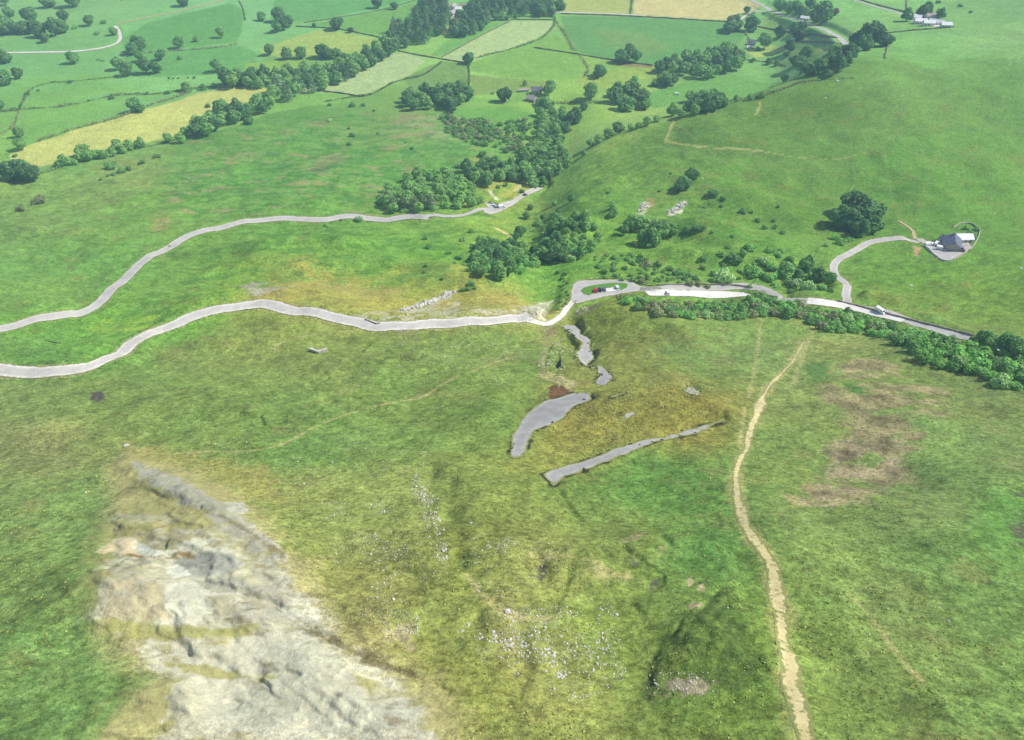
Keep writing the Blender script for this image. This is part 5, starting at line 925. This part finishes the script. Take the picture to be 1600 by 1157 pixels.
# ------------------------------------------------------------------ buildings
class MB:
    def __init__(s): s.V = []; s.F = []
    def poly(s, pts): i = len(s.V); s.V += [tuple(p) for p in pts]; s.F.append(list(range(i, i + len(pts)))); return s
    def box(s, x0, x1, y0, y1, z0, z1):
        i = len(s.V); s.V += [(x, y, z) for z in (z0, z1) for x, y in ((x0, y0), (x1, y0), (x1, y1), (x0, y1))]
        s.F += [[i + a for a in f] for f in ((3, 2, 1, 0), (4, 5, 6, 7), (0, 1, 5, 4), (1, 2, 6, 5), (2, 3, 7, 6), (3, 0, 4, 7))]; return s
    def build(s, name, mat, parent=None, smooth=False, bev=0.0, **kw):
        me = bpy.data.meshes.new(name); me.from_pydata(s.V, [], s.F); me.materials.append(mat); me.update()
        o = put(name, me, parent, **kw)
        if bev: m = o.modifiers.new('bevel', 'BEVEL'); m.width = bev; m.segments = 2
        return o
def root(name, P, rz, label, cat, group=None):
    o = bpy.data.objects.new(name, None); COL.objects.link(o); o.location = P; o.rotation_euler = (0, 0, rz); o['label'] = label; o['category'] = cat; o.empty_display_size = .5
    if group: o['group'] = group
    return o
def house(P, rz, L, Wd, Hh, R, mwall, mroof, label, name='stone_house', cat='house', chim=2, win=3, door=True, roofl=None):
    """gabled building, ridge along local x"""
    r = root(name, P, rz, label, cat); l, w_ = L / 2, Wd / 2
    b_ = MB(); b_.poly([(-l, -w_, -1.2), (l, -w_, -1.2), (l, -w_, Hh), (-l, -w_, Hh)]).poly([(l, w_, -1.2), (-l, w_, -1.2), (-l, w_, Hh), (l, w_, Hh)])
    b_.poly([(l, -w_, -1.2), (l, w_, -1.2), (l, w_, Hh), (l, 0, Hh + R), (l, -w_, Hh)]).poly([(-l, w_, -1.2), (-l, -w_, -1.2), (-l, -w_, Hh), (-l, 0, Hh + R), (-l, w_, Hh)])
    b_.build('wall', mwall, r)
    o_ = .35; rf = MB(); e = Hh - R * o_ / w_ + .06; t = .16
    for sgn in (-1, 1):
        a = [(-l - o_, sgn * (w_ + o_), e), (l + o_, sgn * (w_ + o_), e), (l + o_, 0, Hh + R + .06), (-l - o_, 0, Hh + R + .06)]
        if sgn > 0: a = a[::-1]
        rf.poly(a); rf.poly([(x, y, z - t) for x, y, z in a[::-1]])
        for k in range(4):
            p, q = a[k], a[(k + 1) % 4]; rf.poly([p, (p[0], p[1], p[2] - t), (q[0], q[1], q[2] - t), q])
    ro = rf.build('roof', mroof, r)
    for k in range(chim):
        cx = (-l + .6) if k == 0 else (l - .6); ch = MB().box(cx - .4, cx + .4, -.35, .35, Hh + R - .6, Hh + R + 1.1).box(cx - .47, cx + .47, -.42, .42, Hh + R + 1.1, Hh + R + 1.22); ch.box(cx - .12, cx + .12, -.12, .12, Hh + R + 1.22, Hh + R + 1.55); ch.build('chimney', mwall, ro)
    for sgn in (-1, 1):
        for k in range(win):
            x = -l + L * (k + .5) / win; dr = door and k == win // 2 and sgn < 0
            zs, ht, hw = (0, 2.05, .5) if dr else (max(.8, Hh - 1.7), 1.15, .5)
            y = sgn * (w_ + .02); fr = MB().box(x - hw - .09, x + hw + .09, min(y, y + sgn * .05), max(y, y + sgn * .05), zs - .05, zs + ht + .09); f = fr.build('door' if dr else 'window', m_door if dr else m_frame, r)
            if not dr:
                MB().box(x - hw, x + hw, min(y + sgn * .05, y + sgn * .07), max(y + sgn * .05, y + sgn * .07), zs, zs + ht).build('pane', m_glass, f)
                MB().box(x - hw - .15, x + hw + .15, min(y, y + sgn * .16), max(y, y + sgn * .16), zs - .17, zs - .06).build('sill', m_masonry, f)
            else: MB().box(x + hw - .14, x + hw - .08, min(y + sgn * .05, y + sgn * .1), max(y + sgn * .05, y + sgn * .1), .95, 1.07).build('handle', m_trim, f)
    return r
def at(u, v): p = W1(u, v); return (p[0], p[1], float(H(p[0], p[1])))
def rz_px(u0, v0, u1, v1): a, b_ = W1(u0, v0), W1(u1, v1); return math.atan2(b_[1] - a[1], b_[0] - a[0])
house(at(1486, 388), rz_px(1484, 376, 1493, 395), 11.5, 9.0, 4.2, 3.0, m_masonry, m_slated, 'lone slate-roofed house by the pale yard on the hill', chim=2, win=4)
house(at(1503, 377), math.radians(2), 9.8, 6.6, 3.4, 1.9, m_render, m_whiteroof, 'small white-roofed annexe beside the lone slate house', 'white_annexe', 'annexe', 0, 3, False)
house(at(1507, 392), math.radians(30), 5.5, 3.4, 2.2, 1.2, m_masonry, m_stoneroof, 'small stone store at the garden end of the slate house', 'stone_store', 'outbuilding', 0, 2)
house(at(1477, 381), math.radians(-62), 7, 5, 3, 1.8, m_render, m_slated, 'lower wing joined to the front of the slate house', 'house_wing', 'house', 0, 2)
house(at(838.5, 146), math.radians(4), 11, 8, 4.6, 3, m_masonry, m_slate, 'cottage with blue grey slate roof beside the tall tree', 'stone_cottage', 'cottage', 2, 3)
house(at(830.5, 158), math.radians(-28), 10, 7.5, 3.6, 2.8, m_masonry, m_stoneroof, 'low cottage with pale flagged roof below the slate cottage', 'stone_cottage', 'cottage', 1, 3)
house(at(818, 143), math.radians(8), 11, 3.6, 2.2, 1.2, m_masonry, m_stoneroof, 'long low outbuilding left of the cottage garden', 'outbuilding', 'outbuilding', 0, 3)
for u, v, rz, L, w_, l, mr in [(708, 14, 80, 14, 8, 'pinkish roofed barn at the upper end of the farm court', m_stoneroof), (707, 24, 70, 11, 7, 'pale farmhouse halfway down the farm court', m_stoneroof), (716.5, 18, 5, 10, 7, 'white roofed shed beside the dark copse', m_whiteroof), (724, 12, 10, 9, 7, 'ochre cottage among trees at the top farm', m_stone)]:
    house(at(u, v), math.radians(rz), L, w_, 4.2, 2.6, m_render if u != 724 else m_stoney, mr, l, 'farm_building', 'farm building', 1, 3)
for u, v, rz, L, w_, l, mr in [(1455, 29, -5, 13, 9, 'farmhouse with lilac grey roof at the top right farm', m_stoneroof), (1429, 30.5, -20, 13, 7, 'white roofed shed at the left end of the farm', m_whiteroof), (1437, 37, -8, 13, 7, 'white roofed shed in front of the farm trees', m_whiteroof), (1450, 40, -5, 12, 6, 'long white roofed shed below the farmhouse', m_whiteroof), (1462, 38.5, -24, 16, 5, 'slanting white roofed shed right of the farmhouse', m_whiteroof), (1477, 43, -4, 11, 6, 'white roofed shed at the right end of the farm', m_whiteroof)]:
    house(at(u, v), math.radians(rz), L, w_, 3.6, 2.2, m_render, mr, l, 'farm_building', 'farm building', 1 if u == 1455 else 0, 3)
house(at(1257, 32), math.radians(-25), 11, 6, 3.6, 2, m_render, m_whiteroof, 'white building beside the valley road', 'white_building', 'building', 0, 3)
house(at(1175, 70), math.radians(-20), 9, 7, 4, 2.4, m_render, m_slate, 'little white house among trees above the long wood', 'white_house', 'house', 1, 3)
house(at(1170, 76), math.radians(15), 7, 4, 2.4, 1.2, m_render, m_whiteroof, 'tiny white outhouse left of the little house', 'outhouse', 'outhouse', 0, 2)

# ------------------------------------------------------------------ vehicles
def car(P, rz, col, label, kind='car', group=None):
    """nose along local +x; body, glasshouse, wheels, lamps"""
    mp = gloss('car_paint', col, .22); r = root('parked_car' if kind == 'car' else 'van', P, rz, label, 'car' if kind == 'car' else 'van', group)
    if kind == 'car': L, Wd = 4.3, 1.8; prof = [(-2.1, .34), (-2.15, .62), (-2.02, .95), (-1.75, 1.02), (-1.1, 1.03), (.75, 1.0), (1.5, .9), (2.02, .76), (2.14, .5), (2.08, .3)]; gh = [(-1.7, 1.0), (-1.2, 1.46), (.05, 1.48), (.85, .99)]
    else: L, Wd = 5.4, 2.0; prof = [(-2.65, .38), (-2.7, 1.1), (-2.66, 1.32), (-2.0, 1.34), (1.3, 1.32), (1.8, 1.2), (2.45, 1.05), (2.68, .7), (2.62, .34)]; gh = [(-2.62, 1.3), (-2.5, 2.25), (.9, 2.25), (1.75, 1.28)]
    n = len(prof); b_ = MB(); h = Wd / 2
    for s in (-1, 1):
        b_.V += [(x, s * h * (1 if .45 < z < .95 else .95), z) for x, z in prof]
    b_.F.append(list(range(n))); b_.F.append(list(range(2 * n - 1, n - 1, -1)))
    for i in range(n): j = (i + 1) % n; b_.F.append([j, i, n + i, n + j])
    bo = b_.build('body', mp, r, bev=.06); ti = .86 if kind == 'car' else .93
    cab = MB(); top = [(x, z) for x, z in gh]
    A = [(gh[0][0], h * .95, gh[0][1]), (gh[1][0], h * ti, gh[1][1]), (gh[2][0], h * ti, gh[2][1]), (gh[3][0], h * .95, gh[3][1])]; B = [(x, -y, z) for x, y, z in A]
    cab.V = A + B; cab.F = [[3, 2, 1, 0], [4, 5, 6, 7], [0, 1, 5, 4], [1, 2, 6, 5], [2, 3, 7, 6]]; cab.build('cabin', m_glass if kind == 'car' else mp, r)
    x1, x2, zt = gh[1][0], gh[2][0], gh[1][1]
    MB().box(x1 - .12, x2 + .1, -h * ti - .01, h * ti + .01, zt - .04, zt + .03).build('roof', mp, r, bev=.02)
    f0, f1 = Vector((gh[3][0] + .01, 0, gh[3][1] + .03)), Vector((gh[2][0] + .03, 0, gh[2][1] - .07))
    if kind != 'car':
        MB().poly([(f0.x, -h * .86, f0.z), (f0.x, h * .86, f0.z), (f1.x, h * .82, f1.z), (f1.x, -h * .82, f1.z)]).build('windscreen', m_glass, r)
        for s in (-1, 1): MB().poly([(1.5, s * h * .955, 1.34), (.55, s * h * .955, 1.34), (.55, s * h * .945, 2.0), (1.0, s * h * .945, 2.0)]).build('side_window', m_glass, r)
    else:
        for xp in (-.45,):
            for s in (-1, 1): MB().box(xp - .05, xp + .05, s * h * .9 - .06, s * h * .9 + .06, 1.0, 1.46).build('pillar', mp, r)
    for xw in (-L * .3, L * .31):
        for s in (-1, 1):
            w_ = MB(); m = 14; y0, y1 = s * (h - .2), s * (h + .02); rr = .32
            for y in (y0, y1): w_.V += [(xw + rr * math.cos(6.283 * k / m), y, rr + rr * math.sin(6.283 * k / m)) for k in range(m)]
            w_.F = [[k, (k + 1) % m, m + (k + 1) % m, m + k] for k in range(m)] + [list(range(m))[::-1], list(range(m, 2 * m))]
            wo = w_.build('wheel', m_tyre, r)
            hb = MB(); hb.V = [(xw + .19 * math.cos(6.283 * k / m), y1 + s * .012, rr + .19 * math.sin(6.283 * k / m)) for k in range(m)]; hb.F = [list(range(m))]; hb.build('rim', m_lamp, wo)
    for s in (-1, 1):
        xf, zf_ = prof[-3][0], prof[-3][1]; MB().box(xf - .06, xf + .06, s * h * .72 - .16, s * h * .72 + .16, zf_ - .1, zf_ + .03).build('headlight', m_lamp, r)
        MB().box(prof[1][0] - .02, prof[1][0] + .06, s * h * .8 - .1, s * h * .8 + .1, .7, .9).build('tail_light', m_tail, r)
        MB().box(gh[3][0] - .35, gh[3][0] - .2, s * (h + .02) - .09, s * (h + .02) + .09, .98, 1.12).build('mirror', mp, r)
    MB().box(prof[0][0] - .06, prof[0][0] + .06, -h * .9, h * .9, .3, .5).build('bumper', m_trim, r)
    return r
def on(u, v, dz=.1): p = W1(u, v); return (p[0], p[1], float(HR(p[0], p[1])) + dz)
al = rz_px(929, 452, 931, 459)
NOSE = rz_px(931, 459, 929, 450)
car(on(930.3, 456.3, .17), NOSE, (176, 22, 30), 'red car at the left end of the gravel parking bay')
car(on(936.8, 455.2, .17), NOSE, (26, 34, 46), 'dark navy car beside the red car')
car(on(943.8, 454.2, .17), NOSE, (92, 96, 112), 'grey car third along in the parking bay')
car(on(964.5, 451.4, .17), NOSE + .12, (214, 224, 232), 'silver white car alone at the right end of the bay')
car(on(1043.5, 459.3, .14), rz_px(1043, 463, 1043, 456), (240, 240, 240), 'white car parked on the chippings verge of the road')
car(on(1375, 488.5, .13), rz_px(1370, 487, 1381, 491.5), (240, 240, 240), 'white van driving along the right hand road', 'van')
YD = [(1450.5, 384.5, (240, 240, 240), 'white van at the left of the house yard', 'van', .2), (1456.5, 383, (232, 236, 238), 'white car middle of the house yard', 'car', 1.2), (1462.5, 383.2, (240, 240, 240), 'white van against the garden bushes in the yard', 'van', .9), (1469.5, 390.5, (244, 244, 244), 'white van parked close to the slate house front', 'van', -.5)]
for u, v, c, l, k, a in YD: car(on(u, v, .2), a, c, l, k)
car(on(771.5, 322.3, .15), 2.6, (232, 234, 238), 'white car on the left side of the lay-by'); car(on(784.5, 325.2, .15), .4, (240, 240, 240), 'white van at the near edge of the lay-by', 'van')
car(on(776, 325.4, .15), .5, (110, 122, 150), 'blue grey car between the two white vehicles in the lay-by'); car(on(820, 306, .13), .75, (60, 64, 74), 'dark car driving up the lay-by road'); car(on(841, 290.5, .13), .8, (30, 34, 42), 'black car where the road meets the hill')
car(on(706, 45.5, .12), 1.2, (236, 238, 240), 'white car at the mouth of the farm court'); car(at(1058, 148.5), .1, (242, 242, 242), 'white van standing alone in the meadow behind the hill', 'van')

# ------------------------------------------------------------------ stones
def rock_mesh(name, seed, mat, sub=1, flat=.7):
    rs = np.random.RandomState(seed); g = (1 + 5 ** .5) / 2
    V = np.array([(-1, g, 0), (1, g, 0), (-1, -g, 0), (1, -g, 0), (0, -1, g), (0, 1, g), (0, -1, -g), (0, 1, -g), (g, 0, -1), (g, 0, 1), (-g, 0, -1), (-g, 0, 1)], float); V /= np.linalg.norm(V, axis=1)[:, None]
    Fq = [(0, 11, 5), (0, 5, 1), (0, 1, 7), (0, 7, 10), (0, 10, 11), (1, 5, 9), (5, 11, 4), (11, 10, 2), (10, 7, 6), (7, 1, 8), (3, 9, 4), (3, 4, 2), (3, 2, 6), (3, 6, 8), (3, 8, 9), (4, 9, 5), (2, 4, 11), (6, 2, 10), (8, 6, 7), (9, 8, 1)]
    for _ in range(sub):
        V = list(map(tuple, V)); mid = {}; N = []
        def md(a, b_):
            k = (min(a, b_), max(a, b_))
            if k not in mid: p = np.array(V[a]) + np.array(V[b_]); V.append(tuple(p / np.linalg.norm(p))); mid[k] = len(V) - 1
            return mid[k]
        for a, b_, c in Fq: x, y, z = md(a, b_), md(b_, c), md(c, a); N += [(a, x, z), (b_, y, x), (c, z, y), (x, y, z)]
        Fq = N; V = np.array(V)
    cuts = rs.normal(size=(9, 3)); cuts /= np.linalg.norm(cuts, axis=1)[:, None]
    for c in cuts: d = V @ c; k = rs.uniform(.55, .85); V = V - np.maximum(d - k, 0)[:, None] * c
    V = V * np.array([rs.uniform(.8, 1.2), rs.uniform(.7, 1.0), flat]) * (1 + .05 * rs.normal(size=(len(V), 1)))
    return V * .5, np.array(Fq)
ROCKS = [mesh_np('boulder', *rock_mesh('b', s, None), [m_stonep], False) for s in range(5)]
ROCKY = [mesh_np('boulder', *rock_mesh('b', s, None), [m_stoney], False) for s in range(5, 8)]
def boulder(P, s, label, group, ms=None):
    ms = ms or ROCKS; o = put('boulder', ms[RS.randint(len(ms))], label=label, cat='boulder', group=group, loc=(P[0], P[1], float(H(P[0], P[1])) + s * .02)); o.scale = (s, s * RS.uniform(.8, 1.1), s * RS.uniform(.8, 1.1)); o.rotation_euler = (RS.uniform(-.3, .3), RS.uniform(-.3, .3), RS.uniform(0, 6.28)); return o
def scatter(poly, n, seed, power=1.0, thr=-.1, sc=6):
    P = W(poly)[:, :2]; rs = np.random.RandomState(seed); x0, y0 = P.min(0); x1, y1 = P.max(0); c = rs.uniform([x0, y0], [x1, y1], (n * 8, 2)); c = c[sd_poly(c[:, 0], c[:, 1], P) < 0]
    w_ = fbm(c[:, 0], c[:, 1], sc, seed, 3); c = c[rs.uniform(thr - .35, thr + .35, len(c)) < w_]; return c[:n], rs
BZ = [([(715, 985), (725, 968), (745, 965), (775, 980), (800, 985), (830, 1010), (880, 1020), (910, 1000), (945, 995), (955, 1020), (935, 1045), (900, 1062), (860, 1060), (840, 1035), (790, 1010), (740, 1000)], 130, .3, .78, 'pale boulder in the dense block field at bottom centre', 'boulders of the bottom block field'),
      ([(660, 742), (680, 765), (690, 810), (700, 870), (690, 872), (678, 820), (660, 775), (648, 752)], 45, .35, .8, 'pale boulder in the narrow stone stream left of the scarp', 'boulders of the narrow stone stream'),
      ([(880, 940), (960, 950), (960, 1000), (900, 1000), (870, 970)], 25, .25, .55, 'pale boulder scattered above the bottom block field', 'boulders above the block field'),
      ([(735, 840), (790, 850), (780, 885), (740, 870)], 18, .3, .6, 'pale boulder in the small cluster right of the scarp', 'boulders right of the scarp'),
      ([(560, 830), (620, 840), (610, 910), (590, 930), (570, 890)], 20, .25, .5, 'pale boulder in the loose patch on the tawny grass', 'boulders on the tawny grass')]
nb = 0
for k, (poly, n, a, b_, l, g) in enumerate(BZ):
    c, rs = scatter(poly, n, 700 + k, thr=-.2)
    for p in c: boulder(p, rs.uniform(a, b_) * rs.uniform(.7, 1.1), l, g); nb += 1
c, rs = scatter([(818, 496), (836, 486), (850, 474), (862, 470), (860, 480), (850, 492), (838, 500)], 34, 721, thr=-.4)
for p in c: boulder(p, rs.uniform(.4, 1.3), 'pale block in the rubble at the broken end of the road', 'rubble at the road end')
c, rs = scatter([(845, 585), (850, 545), (870, 515), (880, 545), (884, 580), (905, 596), (896, 612), (870, 602)], 90, 720, thr=-.4)
for p in c: boulder(p, rs.uniform(.4, 1.1), 'yellowish block in the rubble round the dark pool', 'blocks round the dark pool', ROCKY)
for u, v, s, l in [(1554, 334, 1.9, 'white boulder alone on the hill above the slate house'), (1424, 446.5, 2.2, 'white boulder in the grass below the slate house'), (1222, 242, 1.8, 'white stone on the thin path across the hill'), (1290, 154, 2.0, 'small white stone on the hill crest'), (1308, 127, 3.0, 'long white stone near the hill crest'), (1098, 279, 1.6, 'pale stone right of the hill thicket'), (1595, 420, 2.0, 'white stone by the right edge below the house'),
                   (198, 697, 1.6, 'pale boulder at the head of the sheep trod'), (134, 770, .9, 'white stone left of the bare slip face'), (519, 723, .9, 'pale grey stone in the middle of the stony slope'), (736, 818, .8, 'white stone on the mound right of scarp'), (1137, 950, .5, 'little white stone on the dark peat bank'), (1358, 991, .6, 'pale stone on the right hand grassland'), (865, 457, 1.2, 'pale block beside the ditch left of the loop')]:
    boulder(W1(u, v), s, l, None)
# all the smaller stones of the slope
SZ = [([(330, 690), (560, 660), (680, 690), (690, 760), (640, 800), (520, 790), (400, 780)], 900, .1, -.05), ([(500, 780), (680, 780), (700, 900), (560, 960), (520, 880)], 900, .1, .0), ([(480, 560), (700, 520), (820, 540), (800, 640), (600, 640)], 500, .14, .1), ([(590, 520), (800, 510), (850, 540), (780, 580), (640, 570)], 350, .18, .05),
      ([(700, 970), (960, 940), (980, 1060), (900, 1100), (780, 1060)], 1300, .12, -.1), ([(650, 735), (705, 870), (690, 885), (640, 760)], 380, .14, -.3), ([(560, 830), (640, 850), (620, 1010), (560, 960)], 450, .1, 0), ([(720, 830), (860, 850), (900, 940), (820, 980), (740, 920)], 350, .12, .1), ([(600, 950), (660, 960), (640, 1080), (600, 1050)], 260, .1, 0),
      ([(840, 510), (890, 510), (905, 605), (840, 600)], 360, .2, -.1), ([(1600, 700), (1240, 900), (1280, 1080), (1600, 1080)], 120, .1, .1), ([(800, 480), (850, 470), (862, 480), (840, 500)], 200, .25, -.1), ([(620, 480), (712, 455), (715, 470), (640, 495)], 160, .25, -.1), ([(160, 900), (480, 900), (640, 1060), (250, 1060)], 500, .08, .0), ([(1010, 1055), (1120, 1050), (1130, 1090), (1010, 1090)], 120, .12, -.1), ([(895, 482), (940, 478), (905, 500)], 60, .3, -.1)]
V = []; Fq = []; bv, bf = rock_mesh('s', 3, None, 0); ofs = 0
for k, (poly, n, s, thr) in enumerate(SZ):
    c, rs = scatter(poly, n, 740 + k, thr=thr, sc=9); z = H(c[:, 0], c[:, 1])
    for p, zz_ in zip(c, z):
        q = s * rs.lognormal(.6, .5); a = rs.uniform(0, 6.28); R = np.array([[math.cos(a), -math.sin(a), 0], [math.sin(a), math.cos(a), 0], [0, 0, 1]]); V.append(bv @ R.T * q + np.array([p[0], p[1], zz_ + q * .03])); Fq.append(bf + ofs); ofs += len(bv)
put('loose_stones', mesh_np('loose_stones', np.vstack(V), np.vstack(Fq), [m_stonep], False), kind='stuff', label='countless small pale stones strewn over the grassy slope', cat='stones')
# rush and heather tussocks of the slip: far too many to count
V = []; Fq = []; ofs = 0
TZ = [([(1020, 940), (1130, 915), (1190, 960), (1200, 1060), (1050, 1050), (1010, 1010)], 250, .1), ([(930, 610), (1120, 600), (1130, 645), (1000, 690), (880, 730), (840, 690)], 900, .2)]
for k, (poly, n, s) in enumerate(TZ):
    c, rs = scatter(poly, n, 800 + k, thr=.0, sc=14); Cq = np.column_stack([c, H(c[:, 0], c[:, 1]) + .12]); m = 3
    Cq = np.repeat(Cq, m, 0) + rs.normal(size=(len(Cq) * m, 3)) * np.array([.25, .25, .08]); v_, f_ = leaf_quads(Cq, np.tile([0, -.2, .8], (len(Cq), 1)), rs.uniform(.5, 1.2, len(Cq)) * s, rs, .9); V.append(v_); Fq.append(f_ + ofs); ofs += len(v_)
q = RS.uniform(size=(70000, 2)); yy = 38 + 300 * q[:, 0] ** 1.15; xx = (q[:, 1] * 2 - 1) * np.interp(yy, GY, HW) * .95
kk = (fbm(xx, yy, 5, 905, 4) > .0) & (fbm(xx, yy, 40, 906, 3) > -.35); xx = xx[kk]; yy = yy[kk]
_s = np.ones(len(xx), bool)
for P in [SCREE_O] + SLW + [PADW['loop']]: _s &= sd_poly(xx, yy, P) > -.5
for nm_, kk_, P, wid_, mt_, jg_ in ribbons[:4]: _s &= seg_d(xx, yy, P[::6, :2])[0] > wid_ / 2 + .5
_s &= seg_d(xx, yy, Pp[::3, :2])[0] > 1.6
xx = xx[_s]; yy = yy[_s]; Cq = np.column_stack([xx, yy, H(xx, yy) + .05]); v_, f_ = leaf_quads(Cq, RS.normal(size=(len(Cq), 3)) * np.array([1, 1, .5]) + np.array([0, 0, .5]), RS.uniform(.08, .26, len(Cq)), RS, .5)
V.append(v_); Fq.append(f_ + ofs); ofs += len(v_)
L_TUS = leafmat('tussock_grass', (124, 138, 70), (160, 158, 92))
put('grass_tussocks', mesh_np('grass_tussocks', np.vstack(V), np.vstack(Fq), [L_TUS], False), kind='stuff', label='rough grass tussocks on the slipped ground', cat='grass')
# dark clods of turf breaking off round the edges of the broken tarmac
m_peat = plain('dark_peaty_turf', (66, 68, 46), .95, .3, 2); V = []; Fq = []; ofs = 0; rs = np.random.RandomState(5); bv, bf = rock_mesh('s', 9, None, 0)
for P, n_ in zip(SLW[:7], (110, 60, 12, 70, 36, 6, 10)):
    Q = np.vstack([P, P[:1]]); L = np.linalg.norm(np.diff(Q, axis=0), axis=1); cs = np.concatenate([[0], np.cumsum(L)])
    for t in rs.uniform(0, cs[-1], n_):
        if fbm(np.array([t]), np.array([n_ * 3.]), 9, 31, 3)[0] < -.05: continue
        p = np.array([np.interp(t, cs, Q[:, 0]), np.interp(t, cs, Q[:, 1])]) + rs.normal(size=2) * .7; q = rs.uniform(.4, 1.3); a_ = rs.uniform(0, 6.28); R = np.array([[math.cos(a_), -math.sin(a_), 0], [math.sin(a_), math.cos(a_), 0], [0, 0, 1]])
        V.append((bv * np.array([1.3, .8, .55])) @ R.T * q + np.array([p[0], p[1], float(H(p[0], p[1])) + .12 * q])); Fq.append(bf + ofs); ofs += len(bv)
put('turf_clods', mesh_np('turf_clods', np.vstack(V), np.vstack(Fq), [m_peat], False), kind='stuff', label='dark crumbling turf along the edges of the broken tarmac', cat='turf')
# limestone ribs on the hill
def outcrop(u0, v0, u1, v1, n, s, label, seed):
    a, b_ = W1(u0, v0), W1(u1, v1); rs = np.random.RandomState(seed); V = []; Fq = []; o_ = 0
    for k in range(n):
        t = rs.uniform(); p = a + (b_ - a) * t + rs.normal(size=3) * 1.1; v_, f_ = rock_mesh('o', seed * 50 + k, None, 1, 1.0); q = s * rs.uniform(.5, 1.2); V.append(v_ * q + np.array([p[0], p[1], float(H(p[0], p[1])) + .1 * q])); Fq.append(f_ + o_); o_ += len(v_)
    put('limestone_outcrop', mesh_np('limestone_outcrop', np.vstack(V), np.vstack(Fq), [m_stonep], False), label=label, cat='outcrop')
outcrop(1046, 334, 1069, 318, 26, 3.0, 'larger white limestone crag on the hillside', 1); outcrop(998, 334, 1012, 316, 18, 2.4, 'smaller broken limestone crag left of the white one', 2); outcrop(746, 268, 774, 254, 16, 2.2, 'white limestone outcrop above the plantation', 3); outcrop(626, 486, 708, 457, 110, 2.3, 'grey rock rib on the bank above the abandoned road', 4)
# V-shaped shelter wall, kerb break
wall([(485, 548.5), (490, 550), (497, 552)], 'left arm of wall', 1.1, 1.0, m_stonep, 'shelter', 'x', 580)
a = [o for o in COL.objects if o.name == 'shelter'][0]; bpy.data.objects.remove(a)
sh = root('stone_shelter', at(497, 552), 0, 'low V-shaped stone shelter wall standing alone on the slope', 'shelter')
for (p, q) in (((485, 548), (497, 552.5)), ((497, 552.5), (512, 548.5))):
    A, B = W1(*p), W1(*q); m = MB(); n = 9
    for k in range(n):
        t0, t1 = k / n, (k + 1) / n; c0 = A + (B - A) * t0; c1 = A + (B - A) * t1; ang = math.atan2(B[1] - A[1], B[0] - A[0]); nx, ny = -math.sin(ang) * .5, math.cos(ang) * .5; zb = float(H((c0[0] + c1[0]) / 2, (c0[1] + c1[1]) / 2)); zt = zb + 1.35 + .1 * ((k * 7) % 3); o_ = np.array(sh.location)
        i = len(m.V); m.V += [tuple(np.array((x, y, z)) - o_) for z in (zb - .6, zt) for x, y in ((c0[0] - nx, c0[1] - ny), (c1[0] - nx, c1[1] - ny), (c1[0] + nx, c1[1] + ny), (c0[0] + nx, c0[1] + ny))]
        m.F += [[i + a_ for a_ in f] for f in ((4, 5, 6, 7), (0, 1, 5, 4), (1, 2, 6, 5), (2, 3, 7, 6), (3, 0, 4, 7))]
    m.build('wall_arm', m_stonep, sh)
# retaining kerb where the abandoned road is cracked
wall([(570, 500), (580, 503.5), (588, 507), (594, 505)], 'dark cracked kerb stones across the abandoned road', .5, .6, m_walls, seed=590)

ribbon('road', np.column_stack([q := spline(W(spline([(1262, 470), (1285, 473), (1312, 477), (1340, 482.5), (1370, 490.5), (1400, 498.5), (1412, 501.5)], 6))[:, :2], 2.5), H(q[:, 0], q[:, 1])]), 5.6, m_white, .5, 'bleached white stretch of the right hand road by the lane junction', 'road', 377, .17)
# ------------------------------------------------------------------ haze
mh = bpy.data.materials.new('haze'); mh.use_nodes = True; n = mh.node_tree; n.nodes.remove(n.nodes['Principled BSDF'])
pv = n.nodes.new('ShaderNodeVolumePrincipled'); pv.inputs['Color'].default_value = (.50, .78, 1.0, 1); pv.inputs['Density'].default_value = HAZE; pv.inputs['Anisotropy'].default_value = 0.0
n.links.new(pv.outputs[0], n.nodes['Material Output'].inputs['Volume'])
hx = float(np.abs(XX).max()) + 20
MB().box(-hx, hx, -200, 5260, float(ZG.min()) - 2, 12).build('haze', mh, None, kind='stuff', label='thin summer haze over the valley', cat='haze')
